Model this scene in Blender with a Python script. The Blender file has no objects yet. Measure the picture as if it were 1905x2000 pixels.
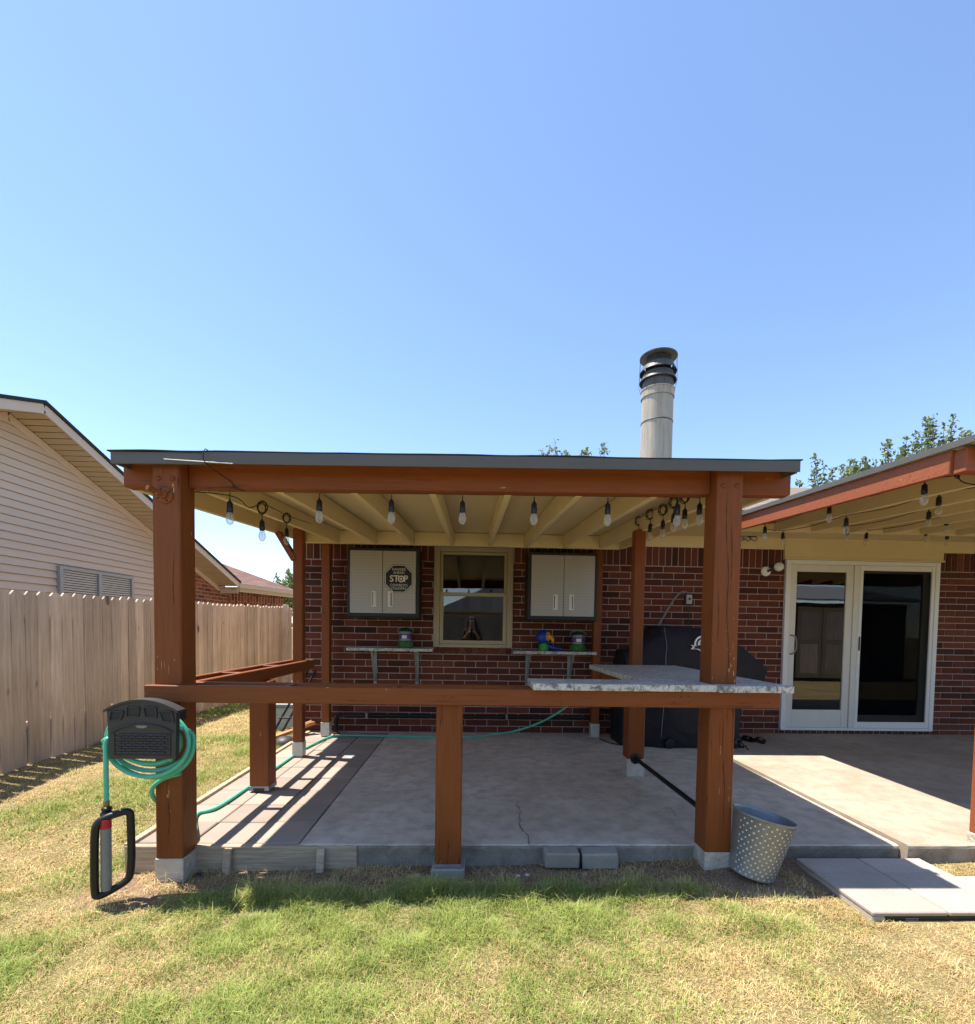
import bpy, bmesh, math, random
import numpy as np
from mathutils import Matrix, Vector
R_ = math.radians
random.seed(7); RNG = np.random.default_rng(11)
scene = bpy.context.scene
COL = scene.collection

# ------------------------------------------------------------------ camera
F, CX, CY, HEYE = 954.0, 952.5, 1267.0, 1.21          # calibrated on the 1905 x 2000 photograph
_p, _r, _y = R_(2.2), R_(0.9), R_(1.9)
FW = Vector((math.sin(_y)*math.cos(_p), math.cos(_y)*math.cos(_p), -math.sin(_p)))
_r0 = Vector((math.cos(_y), -math.sin(_y), 0)); _u0 = _r0.cross(FW)
RT = math.cos(_r)*_r0 + math.sin(_r)*_u0; UP = -math.sin(_r)*_r0 + math.cos(_r)*_u0
CAM = Vector((0, 0, HEYE))
cd = bpy.data.cameras.new('camera'); cam = bpy.data.objects.new('camera', cd); COL.objects.link(cam)
cd.sensor_fit = 'HORIZONTAL'; cd.sensor_width = 36; cd.lens = 36*F/1905; cd.shift_y = (CY-1000)/1905
cd.clip_start = 0.02; cd.clip_end = 1000
cam.matrix_world = Matrix(((RT.x, UP.x, -FW.x, 0), (RT.y, UP.y, -FW.y, 0), (RT.z, UP.z, -FW.z, HEYE), (0, 0, 0, 1)))
scene.camera = cam
def ray(u, v): return FW + RT*((u-CX)/F) + UP*((CY-v)/F)
def atY(u, v, Y): d = ray(u, v); return CAM + d*(Y/d.y)
def atZ(u, v, Z): d = ray(u, v); return CAM + d*((Z-HEYE)/d.z)
def atX(u, v, X): d = ray(u, v); return CAM + d*(X/d.x)

# ------------------------------------------------------------------ sky, sun, exposure
SUN = Vector((-0.35, 0.095, 1.0)).normalized()
w = bpy.data.worlds.new('World'); scene.world = w; w.use_nodes = True
nt = w.node_tree; bg = nt.nodes['Background']
sky = nt.nodes.new('ShaderNodeTexSky'); sky.sky_type = 'NISHITA'; sky.sun_disc = False
sky.sun_elevation = math.asin(SUN.z); sky.sun_rotation = math.atan2(SUN.x, SUN.y)
sky.altitude = 1100; sky.air_density = 1.0; sky.dust_density = 0.35; sky.ozone_density = 2.2
nt.links.new(sky.outputs[0], bg.inputs[0]); bg.inputs[1].default_value = 0.108
sl = bpy.data.lights.new('sun', 'SUN'); sl.energy = 3.6; sl.angle = R_(0.53); sl.color = (1, 0.94, 0.85)
so = bpy.data.objects.new('sun', sl); COL.objects.link(so)
so.rotation_euler = (-SUN).to_track_quat('-Z', 'Y').to_euler(); so.location = (-8, 2, 20)
vs = scene.view_settings; vs.view_transform = 'Standard'; vs.look = 'None'; vs.gamma = 1; vs.exposure = 1.5
vs.use_curve_mapping = False
scene.cycles.max_bounces = 8; scene.cycles.diffuse_bounces = 4; scene.cycles.transparent_max_bounces = 16

# ------------------------------------------------------------------ mesh helpers
def ss(a, b, t): t = min(1, max(0, (t-a)/(b-a))); return t*t*(3-2*t)
class MB:
    def __init__(s): s.v = []; s.f = []
    def add(s, vs, fs):
        n = len(s.v); s.v += [tuple(p) for p in vs]; s.f += [tuple(i+n for i in f) for f in fs]; return s
    def box(s, x0, x1, y0, y1, z0, z1, c=0.0, M=None):
        lo = (min(x0, x1), min(y0, y1), min(z0, z1)); hi = (max(x0, x1), max(y0, y1), max(z0, z1))
        c = min(c, min(hi[i]-lo[i] for i in range(3))*0.45)
        if c <= 0:
            V = [Vector((x, y, z)) for x in (lo[0], hi[0]) for y in (lo[1], hi[1]) for z in (lo[2], hi[2])]
            Fc = [(0, 1, 3, 2), (4, 6, 7, 5), (0, 4, 5, 1), (2, 3, 7, 6), (0, 2, 6, 4), (1, 5, 7, 3)]
        else:
            V = []
            for cr in range(8):
                sg = (cr & 1, cr >> 1 & 1, cr >> 2 & 1)
                for a in range(3):
                    V.append(Vector([(hi[i] if sg[i] else lo[i]) + (0 if i == a else (-c if sg[i] else c)) for i in range(3)]))
            ctr = Vector([(lo[i]+hi[i])/2 for i in range(3)]); Fc = []
            for a in range(3):
                b, d = [i for i in range(3) if i != a]
                for q in (0, 1):
                    k = [(q << a) | (i << b) | (j << d) for i, j in ((0, 0), (1, 0), (1, 1), (0, 1))]
                    Fc.append([kk*3+a for kk in k])
                for i in (0, 1):
                    for j in (0, 1):
                        k0 = (i << b) | (j << d); k1 = k0 | (1 << a)
                        Fc.append([k0*3+b, k1*3+b, k1*3+d, k0*3+d])
            for cr in range(8): Fc.append([cr*3, cr*3+1, cr*3+2])
            out = []
            for f in Fc:
                n = (V[f[1]]-V[f[0]]).cross(V[f[2]]-V[f[0]])
                m = sum((V[i] for i in f), Vector())/len(f)-ctr
                out.append(tuple(f) if n.dot(m) > 0 else tuple(reversed(f)))
            Fc = out
        if M is not None: V = [M @ p for p in V]
        return s.add(V, Fc)
    def bar(s, a, b, wd, ht, c=0.003, up=(0, 0, 1)):          # a box along a-b, wd sideways, ht along up
        a = Vector(a); b = Vector(b); d = b-a; L = d.length; x = d.normalized(); u = Vector(up)
        y = u.cross(x)
        if y.length < 1e-4: y = Vector((0, 1, 0)).cross(x)
        y.normalize(); z = x.cross(y)
        M = Matrix(((x.x, y.x, z.x, a.x), (x.y, y.y, z.y, a.y), (x.z, y.z, z.z, a.z), (0, 0, 0, 1)))
        return s.box(0, L, -wd/2, wd/2, -ht/2, ht/2, c, M)
    def tube(s, pts, r, n=8, cap=True):
        P = [Vector(p) for p in pts]; rs = r if isinstance(r, (list, tuple)) else [r]*len(P)
        V = []; Fc = []; prev = None
        for i, p in enumerate(P):
            t = (P[min(i+1, len(P)-1)]-P[max(i-1, 0)]).normalized()
            if prev is None:
                u = t.orthogonal().normalized()
            else:
                u = prev-t*prev.dot(t); u = u.normalized() if u.length > 1e-6 else t.orthogonal().normalized()
            prev = u; q = t.cross(u)
            for k in range(n):
                a = 2*math.pi*k/n; V.append(p+(u*math.cos(a)+q*math.sin(a))*rs[i])
        for i in range(len(P)-1):
            for k in range(n):
                Fc.append((i*n+k, i*n+(k+1) % n, (i+1)*n+(k+1) % n, (i+1)*n+k))
        if cap: Fc.append(tuple(range(n-1, -1, -1))); Fc.append(tuple(range((len(P)-1)*n, len(P)*n)))
        return s.add(V, Fc)
    def lathe(s, prof, n=20, M=None, cap=True):               # prof: (radius, z) from bottom to top
        V = []; Fc = []
        for r, z in prof:
            for k in range(n):
                a = 2*math.pi*k/n; V.append(Vector((r*math.cos(a), r*math.sin(a), z)))
        for i in range(len(prof)-1):
            for k in range(n):
                Fc.append((i*n+k, i*n+(k+1) % n, (i+1)*n+(k+1) % n, (i+1)*n+k))
        if cap:
            Fc.append(tuple(range(n-1, -1, -1))); Fc.append(tuple(range((len(prof)-1)*n, len(prof)*n)))
        if M is not None: V = [M @ p for p in V]
        return s.add(V, Fc)
    def prism(s, poly, M, d):                                 # 2D polygon (local x, y) extruded along local z by d
        n = len(poly); V = [M @ Vector((x, y, 0)) for x, y in poly]+[M @ Vector((x, y, d)) for x, y in poly]
        Fc = [tuple(range(n-1, -1, -1)), tuple(range(n, 2*n))]+[(i, (i+1) % n, n+(i+1) % n, n+i) for i in range(n)]
        return s.add(V, Fc)
    def build(s, name, mat, parent=None, smooth=False, recalc=False):
        me = bpy.data.meshes.new(name); me.from_pydata(s.v, [], s.f); me.update()
        if recalc:
            bm = bmesh.new(); bm.from_mesh(me); bmesh.ops.recalc_face_normals(bm, faces=bm.faces); bm.to_mesh(me); bm.free()
        if smooth: me.polygons.foreach_set('use_smooth', [True]*len(me.polygons)); 
        if smooth and hasattr(me, 'set_sharp_from_angle'): me.set_sharp_from_angle(angle=R_(50))
        me.materials.append(mat)
        return link(name, me, parent)
def link(name, me, parent=None, loc=None):
    o = bpy.data.objects.new(name, me); COL.objects.link(o)
    if parent is not None:
        o.parent = parent
        o.matrix_parent_inverse = Matrix.Translation(-Vector(parent.location)) if parent.parent is None else Matrix()
    if loc is not None: o.location = loc
    return o
def empty(name, loc=(0, 0, 0)):
    o = bpy.data.objects.new(name, None); COL.objects.link(o); o.location = loc; o.empty_display_size = 0.1; return o
def tag(o, label=None, cat=None, group=None, kind=None):
    if label: o['label'] = label
    if cat: o['category'] = cat
    if group: o['group'] = group
    if kind: o['kind'] = kind
    return o
def thing(name, loc, label, cat, group=None): return tag(empty(name, loc), label, cat, group)
def B(name, mat, parent, *a, c=0.003, smooth=False): return MB().box(*a, c=c).build(name, mat, parent, smooth)
def XY(o): return Matrix(((1, 0, 0, o[0]), (0, 0, 1, o[1]), (0, 1, 0, o[2]), (0, 0, 0, 1)))   # local x->X, y->Z, z->Y
def curve_pts(P, k=8):                                        # Catmull-Rom through P
    P = [Vector(p) for p in P]; Q = [P[0]*2-P[1]]+P+[P[-1]*2-P[-2]]; out = []
    for i in range(1, len(Q)-2):
        a, b, c, d = Q[i-1:i+3]
        for j in range(k):
            t = j/k
            out.append(0.5*((2*b)+(c-a)*t+(2*a-5*b+4*c-d)*t*t+(3*b-a-3*c+d)*t**3))
    return out+[P[-1]]

# ------------------------------------------------------------------ materials
def lin(r, g, b):
    f = lambda c: (c/255/12.92) if c/255 <= 0.04045 else ((c/255+0.055)/1.055)**2.4
    return (f(r), f(g), f(b))
class MT:
    def __init__(s, name, rough=0.6, metal=0.0, spec=0.4):
        s.m = bpy.data.materials.new(name); s.m.use_nodes = True; s.t = s.m.node_tree; s.b = s.t.nodes['Principled BSDF']
        s.b.inputs['Roughness'].default_value = rough; s.b.inputs['Metallic'].default_value = metal
        s.b.inputs['Specular IOR Level'].default_value = spec; s.h = None; s.pos = None
    def n(s, typ, **kw):
        x = s.t.nodes.new('ShaderNode'+typ)
        for k, v in kw.items(): setattr(x, k, v)
        return x
    def set(s, sock, v):
        if isinstance(v, (tuple, list)): sock.default_value = (*v, 1) if len(v) == 3 and sock.type == 'RGBA' else v
        elif isinstance(v, (int, float)): sock.default_value = v
        else: s.t.links.new(v, sock)
    def coords(s, scale=(1, 1, 1), obj=False):
        if obj: src = s.n('TexCoord').outputs['Object']
        else: src = s.n('NewGeometry').outputs['Position']
        mp = s.n('Mapping'); s.t.links.new(src, mp.inputs[0]); mp.inputs['Scale'].default_value = scale; return mp.outputs[0]
    def noise(s, scale, detail=4, rough=0.55, stretch=(1, 1, 1), dist=0.0, obj=False):
        x = s.n('TexNoise'); s.t.links.new(s.coords(stretch, obj), x.inputs['Vector'])
        x.inputs['Scale'].default_value = scale; x.inputs['Detail'].default_value = detail
        x.inputs['Roughness'].default_value = rough; x.inputs['Distortion'].default_value = dist; return x.outputs['Fac']
    def ramp(s, fac, stops):
        x = s.n('ValToRGB'); e = x.color_ramp.elements
        while len(e) < len(stops): e.new(0.5)
        for i, (p, c) in enumerate(stops):
            e[i].position = p; e[i].color = (*c, 1) if not isinstance(c, (int, float)) else (c, c, c, 1)
        s.t.links.new(fac, x.inputs[0]); return x.outputs[0]
    def mix(s, fac, a, b, mode='MIX'):
        x = s.n('Mix', data_type='RGBA', blend_type=mode); s.set(x.inputs[0], fac); s.set(x.inputs[6], a); s.set(x.inputs[7], b); return x.outputs[2]
    def math(s, op, a, b=0.0):
        x = s.n('Math', operation=op); s.set(x.inputs[0], a); s.set(x.inputs[1], b); return x.outputs[0]
    def rand(s):
        a = s.n('ObjectInfo').outputs['Random']; b = s.n('NewGeometry').outputs['Random Per Island']
        return s.math('FRACT', s.math('ADD', a, b))
    def vary(s, col, amt):                                     # brightness varies piece by piece
        x = s.n('HueSaturation'); s.set(x.inputs['Color'], col)
        s.set(x.inputs['Value'], s.math('ADD', s.math('MULTIPLY', s.rand(), amt), 1-amt/2)); return x.outputs[0]
    def color(s, c): s.set(s.b.inputs['Base Color'], c); return s
    def rough(s, c): s.set(s.b.inputs['Roughness'], c); return s
    def bump(s, h, strength=0.3, dist=0.01):
        x = s.n('Bump'); x.inputs['Strength'].default_value = strength; x.inputs['Distance'].default_value = dist
        s.t.links.new(h, x.inputs['Height'])
        if s.h is not None: s.t.links.new(s.h, x.inputs['Normal'])
        s.h = x.outputs[0]; s.t.links.new(s.h, s.b.inputs['Normal']); return s
def plain(name, c, rough=0.5, metal=0.0, spec=0.4, var=0.15, scale=12, bump=0.0):
    m = MT(name, rough, metal, spec); n = m.noise(scale, 5)
    m.color(m.mix(n, tuple(x*(1-var) for x in c), tuple(min(1, x*(1+var)) for x in c)))
    if bump: m.bump(m.noise(scale*8, 3), bump, 0.004)
    return m.m
M = {}
def wood_paint(name, c, chips=0.5, vert=True):
    m = MT(name, 0.5, spec=0.25)
    st = (6, 6, 0.6) if vert else (0.6, 6, 6)
    g = m.noise(9, 6, 0.6, st); big = m.noise(2.2, 3)
    col = m.mix(big, tuple(x*0.82 for x in c), tuple(x*1.14 for x in c))
    col = m.mix(m.math('MULTIPLY', m.ramp(g, [(0.3, 0), (0.75, 1)]), 0.35), col, tuple(x*0.62 for x in c))
    fine = m.noise(40, 5, 0.7, (3, 3, 0.12) if vert else (0.12, 3, 3)); col = m.mix(m.math('MULTIPLY', m.ramp(fine, [(0.35, 0), (0.8, 1)]), 0.45), col, tuple(x*0.5 for x in c))
    ck = m.math('ABSOLUTE', m.math('SUBTRACT', m.noise(2.6, 3, 0.6, (7, 7, 0.16) if vert else (0.16, 7, 7), 0.3), 0.5)); ckm = m.math('MULTIPLY', m.ramp(ck, [(0.0025, 1), (0.006, 0)]), m.ramp(m.noise(1.4, 3), [(0.48, 0), (0.60, 1)]))
    col = m.mix(ckm, col, tuple(x*0.15 for x in c))
    ch = m.noise(5.5, 9, 0.72, (3.2, 3.2, 0.55) if vert else (0.5, 3, 3))
    chm = m.ramp(ch, [(0.70-0.05*chips, 0), (0.715-0.05*chips, 1)])
    col = m.mix(chm, col, lin(186, 142, 100)); m.color(col)
    m.rough(m.math('ADD', m.math('MULTIPLY', g, 0.3), 0.42))
    m.bump(g, 0.3, 0.005).bump(fine, 0.25, 0.003).bump(chm, -0.5, 0.002).bump(ckm, -0.8, 0.006); return m.m
PAINT = (0.246, 0.069, 0.017)
M['post'] = wood_paint('brown_paint_post', PAINT, 0.7)
M['beam'] = wood_paint('brown_paint_beam', PAINT, 0.6, False)
M['fascia'] = wood_paint('orange_brown_paint', (0.36, 0.105, 0.042), 0.15, False)
def cream(name, c):
    m = MT(name, 0.55); g = m.noise(7, 6, 0.6, (1.5, 0.4, 4)); b = m.noise(1.7, 4)
    m.color(m.mix(m.math('MULTIPLY', g, 0.6), m.mix(b, tuple(x*0.86 for x in c), tuple(x*1.1 for x in c)), tuple(x*0.78 for x in c))); m.bump(g, 0.2, 0.003); return m.m
M['cream'] = cream('cream_paint', (0.76, 0.62, 0.36))
M['ply'] = cream('cream_ply', (0.76, 0.62, 0.36))
M['trim'] = cream('tan_trim', (0.44, 0.36, 0.22))
m = MT('grey_drip_edge', 0.5, 0.0); n_ = m.noise(3, 5, 0.6, (0.6, 3, 3)); m.color(m.mix(n_, (0.085, 0.078, 0.068), (0.13, 0.118, 0.10))); M['drip'] = m.m
M['roofing'] = plain('black_roofing', (0.03, 0.03, 0.032), 0.9, bump=0.6, scale=20)
# brick
m = MT('red_brick', 0.85, spec=0.25); r = m.rand(); n1 = m.noise(26, 6, 0.65); n2 = m.noise(110, 4, 0.7)
c_ = m.ramp(r, [(0, (0.052, 0.016, 0.011)), (0.22, (0.115, 0.028, 0.015)), (0.6, (0.175, 0.042, 0.02)), (0.88, (0.25, 0.070, 0.034)), (1, (0.075, 0.035, 0.027))])
c_ = m.mix(m.math('MULTIPLY', n1, 0.7), c_, (0.06, 0.02, 0.015)); c_ = m.mix(m.ramp(n2, [(0.60, 0), (0.72, 0.35)]), c_, (0.30, 0.17, 0.12))
m.color(c_).bump(n2, 0.6, 0.004).bump(n1, 0.4, 0.006); M['brick'] = m.m
m = MT('mortar', 0.95, spec=0.15); n1 = m.noise(60, 5); m.color(m.mix(n1, (0.38, 0.29, 0.24), (0.54, 0.43, 0.37))).bump(n1, 0.5, 0.004); M['mortar'] = m.m
# concrete
def concrete(name, a, b, stain=0.5):
    m = MT(name, 0.88, spec=0.25); big = m.noise(1.3, 7, 0.62, dist=0.4); mid = m.noise(9, 6, 0.65); fine = m.noise(170, 4, 0.7); spot = m.noise(75, 4, 0.6)
    c = m.mix(m.ramp(big, [(0.3, 0), (0.7, 1)]), a, b)
    c = m.mix(m.math('MULTIPLY', m.ramp(mid, [(0.42, 0), (0.75, 1)]), stain), c, tuple(x*0.5 for x in a))
    c = m.mix(m.math('MULTIPLY', m.ramp(fine, [(0.35, 0), (0.7, 1)]), 0.4), c, tuple(min(1, x*1.35) for x in b))
    c = m.mix(m.math('MULTIPLY', m.ramp(spot, [(0.72, 0), (0.78, 1)]), 0.35), c, tuple(x*0.5 for x in a))
    st_ = m.noise(2.3, 8, 0.7, dist=0.9); c = m.mix(m.math('MULTIPLY', m.ramp(st_, [(0.56, 0), (0.68, 1)]), 0.5*stain), c, (a[0]*0.62, a[1]*0.56, a[2]*0.48))
    m.color(c).bump(fine, 0.35, 0.003).bump(mid, 0.2, 0.006); return m.m
M['slab'] = concrete('patio_concrete', (0.42, 0.35, 0.265), (0.66, 0.58, 0.475), 0.8)
M['slab2'] = concrete('patio_concrete_warm', (0.28, 0.22, 0.16), (0.43, 0.355, 0.275), 0.55)
m = MT('paver_concrete', 0.9, spec=0.2); n1 = m.noise(4, 6, 0.6); n2 = m.noise(140, 4, 0.7)
c_ = m.vary(m.mix(n1, (0.27, 0.22, 0.175), (0.42, 0.35, 0.285)), 0.35)
c_ = m.mix(m.math('MULTIPLY', m.ramp(n2, [(0.4, 0), (0.75, 1)]), 0.45), c_, (0.25, 0.2, 0.17)); m.color(c_).bump(n2, 0.4, 0.003); M['paver'] = m.m
m = MT('grey_paver', 0.9, spec=0.2); n1 = m.noise(5, 6, 0.6); n2 = m.noise(120, 4, 0.7)
c_ = m.vary(m.mix(n1, (0.35, 0.295, 0.25), (0.52, 0.445, 0.38)), 0.25)
c_ = m.mix(m.math('MULTIPLY', m.ramp(n2, [(0.4, 0), (0.75, 1)]), 0.5), c_, (0.24, 0.205, 0.175)); m.color(c_).bump(n2, 0.45, 0.003); M['gpaver'] = m.m
M['slabedge'] = concrete('dark_edge_concrete', (0.17, 0.145, 0.115), (0.33, 0.29, 0.24), 0.8)  # darker concrete, given to the front-facing faces of the slabs
M['block'] = concrete('concrete_block', (0.22, 0.195, 0.16), (0.36, 0.325, 0.275), 0.4)
# granite
m = MT('white_granite', 0.35, spec=0.35); a1 = m.noise(24, 8, 0.75, (1, 2.2, 1), 1.2); a2 = m.noise(85, 5, 0.7)
c_ = m.mix(m.ramp(a1, [(0.40, 1), (0.53, 0)]), (0.60, 0.565, 0.50), (0.15, 0.145, 0.14))
c_ = m.mix(m.ramp(a2, [(0.57, 0), (0.66, 0.85)]), c_, (0.07, 0.07, 0.08)); m.color(m.vary(c_, 0.14)); M['granite'] = m.m
# weathered timber
def weathered(name, a, b, st, var=0.2, knots=True):
    m = MT(name, 0.85, spec=0.2); g = m.noise(8, 7, 0.65, st, 0.6); big = m.noise(1.6, 4)
    c = m.vary(m.mix(m.ramp(g, [(0.28, 0), (0.72, 1)]), a, b), var)
    c = m.mix(m.math('MULTIPLY', m.ramp(big, [(0.45, 0), (0.75, 1)]), 0.35), c, tuple(x*0.62 for x in a))
    if knots:
        k = m.noise(7, 2, 0.3, (1, 1, 0.55)); c = m.mix(m.ramp(k, [(0.74, 0), (0.78, 0.8)]), c, tuple(x*0.25 for x in a))
    m.color(c).bump(g, 0.5, 0.004); return m.m
M['picket'] = weathered('fence_wood', (0.49, 0.365, 0.28), (0.80, 0.64, 0.515), (6, 6, 0.3), 0.42)
M['timber'] = weathered('grey_timber', (0.29, 0.215, 0.14), (0.62, 0.495, 0.36), (0.5, 5, 9), 0.25)
M['newwood'] = weathered('orange_plank', (0.40, 0.17, 0.07), (0.55, 0.27, 0.12), (0.6, 5, 5), 0.1, False)
# metals and plastics
m = MT('galvanised', 0.5, 0.45); n1 = m.noise(30, 3, 0.6); m.color(m.mix(n1, (0.20, 0.21, 0.215), (0.33, 0.345, 0.35))); m.rough(m.math('ADD', m.math('MULTIPLY', n1, 0.3), 0.28)).bump(n1, 0.12, 0.004); M['galv'] = m.m
m = MT('aluminium_sheet', 0.45, 0.25); n1 = m.noise(14, 6, 0.65); m.color(m.mix(n1, (0.44, 0.41, 0.35), (0.70, 0.66, 0.58))).bump(n1, 0.9, 0.03); M['alum'] = m.m
M['black'] = plain('black_plastic', (0.012, 0.012, 0.013), 0.4)
M['blackiron'] = plain('black_iron', (0.016, 0.015, 0.015), 0.45, 0.3)
M['charcoal'] = plain('charcoal_plastic', (0.040, 0.037, 0.036), 0.5, bump=0.2, scale=30)
M['charcoal_d'] = plain('charcoal_recess', (0.022, 0.021, 0.021), 0.6)
m = MT('green_hose', 0.35, spec=0.5); n1 = m.noise(20, 3); m.color(m.mix(n1, (0.06, 0.42, 0.28), (0.11, 0.52, 0.37))); M['hose'] = m.m
M['brass'] = plain('dull_brass', (0.25, 0.17, 0.07), 0.4, 0.8)
M['greyplastic'] = plain('grey_plastic', (0.22, 0.22, 0.21), 0.45)
M['red'] = plain('red_plastic', (0.45, 0.02, 0.03), 0.4)
M['white'] = plain('white_paint', (0.80, 0.79, 0.75), 0.4, var=0.06)
M['offwhite'] = plain('aged_white_paint', (0.72, 0.69, 0.60), 0.5, var=0.08)
M['textw'] = plain('white_print', (0.72, 0.70, 0.66), 0.5, var=0.04)
M['navy'] = plain('navy_print', (0.008, 0.009, 0.018), 0.4)
m = MT('silver_tread_panel', 0.45, 0.15); v = m.n('TexVoronoi'); m.t.links.new(m.coords((1, 0.0, 1)), v.inputs['Vector']); v.inputs['Scale'].default_value = 32; v.inputs['Randomness'].default_value = 0.05
d_ = m.ramp(v.outputs['Distance'], [(0.18, 0), (0.30, 1)]); m.color(m.mix(d_, (0.335, 0.32, 0.30), (0.42, 0.405, 0.375))).bump(d_, -0.4, 0.003); M['cabdoor'] = m.m
M['cabbody'] = plain('dark_cabinet_steel', (0.026, 0.024, 0.024), 0.45, 0.2)
m = MT('window_glass', 0.02); tr = m.n('BsdfTransparent'); gl = m.n('BsdfGlossy'); fr = m.n('Fresnel'); ms = m.n('MixShader')
tr.inputs[0].default_value = (0.36, 0.39, 0.38, 1); gl.inputs['Roughness'].default_value = 0.012; fr.inputs[0].default_value = 2.05
wob = m.noise(2.3, 2, 0.5); bp = m.n('Bump'); bp.inputs['Strength'].default_value = 0.06; bp.inputs['Distance'].default_value = 0.01
m.t.links.new(wob, bp.inputs['Height']); m.t.links.new(bp.outputs[0], gl.inputs['Normal'])
for a_, b_ in ((fr.outputs[0], ms.inputs[0]), (tr.outputs[0], ms.inputs[1]), (gl.outputs[0], ms.inputs[2]), (ms.outputs[0], m.t.nodes['Material Output'].inputs[0])): m.t.links.new(a_, b_)
M['glass'] = m.m
m = MT('bulb_glass', 0.05); tr = m.n('BsdfTransparent'); ms = m.n('MixShader'); fr = m.n('LayerWeight'); fr.inputs[0].default_value = 0.45
m.color((0.62, 0.60, 0.55)); m.b.inputs['Specular IOR Level'].default_value = 0.9; tr.inputs[0].default_value = (0.97, 0.96, 0.93, 1)
m.t.links.new(m.math('ADD', m.math('MULTIPLY', fr.outputs['Facing'], 0.55), 0.22), ms.inputs[0]); m.t.links.new(tr.outputs[0], ms.inputs[1]); m.t.links.new(m.b.outputs[0], ms.inputs[2]); m.t.links.new(ms.outputs[0], m.t.nodes['Material Output'].inputs[0]); M['bulb'] = m.m
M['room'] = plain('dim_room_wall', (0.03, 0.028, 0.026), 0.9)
M['curtain'] = plain('grey_curtain', (0.34, 0.30, 0.29), 0.9)
m = MT('screen_mesh', 0.7); tr = m.n('BsdfTransparent'); ms = m.n('MixShader'); ms.inputs[0].default_value = 0.5; m.color((0.004, 0.004, 0.005)); m.b.inputs['Specular IOR Level'].default_value = 0.0
m.t.links.new(tr.outputs[0], ms.inputs[1]); m.t.links.new(m.b.outputs[0], ms.inputs[2]); m.t.links.new(ms.outputs[0], m.t.nodes['Material Output'].inputs[0]); M['screen'] = m.m
m = MT('grill_cover_cloth', 0.6, spec=0.3); n1 = m.noise(7, 5, 0.6, dist=0.8); n2 = m.noise(300, 2); m.color(m.mix(n1, (0.006, 0.006, 0.009), (0.016, 0.016, 0.022))).bump(n1, 0.7, 0.03).bump(n2, 0.2, 0.001); M['cover'] = m.m
# lap siding and shingles
m = MT('cream_vinyl', 0.5); g = m.noise(6, 5, 0.6, (1, 0.4, 6)); m.color(m.vary(m.mix(g, (0.60, 0.47, 0.35), (0.70, 0.57, 0.44)), 0.06)); m.bump(g, 0.1, 0.003); M['vinyl'] = m.m
m = MT('soffit_vinyl', 0.5); g = m.noise(4, 4); m.color(m.mix(g, (0.50, 0.39, 0.24), (0.60, 0.48, 0.31))); M['soffit'] = m.m
def shingle(name, a, b):
    m = MT(name, 0.95, spec=0.15); bt = m.n('TexBrick'); mp = m.n('Mapping'); m.t.links.new(m.n('TexCoord').outputs['UV'], mp.inputs[0]); m.t.links.new(mp.outputs[0], bt.inputs[0])
    for k, v in (('Scale', 1), ('Mortar Size', 0.006), ('Brick Width', 0.3), ('Row Height', 0.14), ('Bias', 0.0)): bt.inputs[k].default_value = v
    bt.inputs['Color1'].default_value = (*a, 1); bt.inputs['Color2'].default_value = (*b, 1); bt.inputs['Mortar'].default_value = (*[x*0.4 for x in a], 1)
    n1 = m.noise(60, 3); m.color(m.mix(m.math('MULTIPLY', n1, 0.5), bt.outputs['Color'], tuple(x*0.6 for x in a))).bump(bt.outputs['Fac'], -0.6, 0.01).bump(n1, 0.4, 0.004); return m.m
M['shingle'] = shingle('grey_shingle', (0.17, 0.14, 0.12), (0.28, 0.235, 0.20))
M['shingle_r'] = shingle('red_brown_shingle', (0.17, 0.095, 0.075), (0.26, 0.155, 0.125))
m = MT('far_brick', 0.9); bt = m.n('TexBrick'); m.t.links.new(m.n('TexCoord').outputs['UV'], bt.inputs[0])
for k, v in (('Scale', 1), ('Mortar Size', 0.007), ('Brick Width', 0.255), ('Row Height', 0.077), ('Bias', 0.0)): bt.inputs[k].default_value = v
bt.inputs['Color1'].default_value = (0.13, 0.035, 0.022, 1); bt.inputs['Color2'].default_value = (0.30, 0.11, 0.07, 1); bt.inputs['Mortar'].default_value = (0.40, 0.29, 0.22, 1)
m.color(bt.outputs['Color']).bump(bt.outputs['Fac'], -0.5, 0.008); M['farbrick'] = m.m
# grass, soil
m = MT('grass_blades', 0.55, spec=0.25); at = m.n('Attribute'); at.attribute_name = 'Col'
m.color(at.outputs['Color']); tl = m.n('BsdfTranslucent'); m.t.links.new(at.outputs['Color'], tl.inputs[0]); ad = m.n('MixShader'); ad.inputs[0].default_value = 0.3
m.t.links.new(m.b.outputs[0], ad.inputs[1]); m.t.links.new(tl.outputs[0], ad.inputs[2]); m.t.links.new(ad.outputs[0], m.t.nodes['Material Output'].inputs[0]); M['blade'] = m.m
m = MT('lawn_ground', 0.95, spec=0.1); a1 = m.noise(1.6, 6, 0.6); a2 = m.noise(45, 6, 0.7); a3 = m.noise(9, 5, 0.65)
c_ = m.mix(m.ramp(a1, [(0.35, 0), (0.65, 1)]), (0.19, 0.18, 0.05), (0.44, 0.33, 0.16)); a4 = m.noise(160, 4, 0.75); c_ = m.mix(m.ramp(a2, [(0.35, 0.8), (0.7, 0)]), c_, (0.09, 0.065, 0.035)); c_ = m.mix(m.ramp(a4, [(0.5, 0), (0.68, 0.8)]), c_, (0.62, 0.47, 0.25)); c_ = m.mix(m.ramp(a4, [(0.32, 0.8), (0.46, 0)]), c_, (0.07, 0.06, 0.025)); m.color(c_).bump(a2, 0.8, 0.02).bump(a3, 0.5, 0.03); M['lawn'] = m.m
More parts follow.
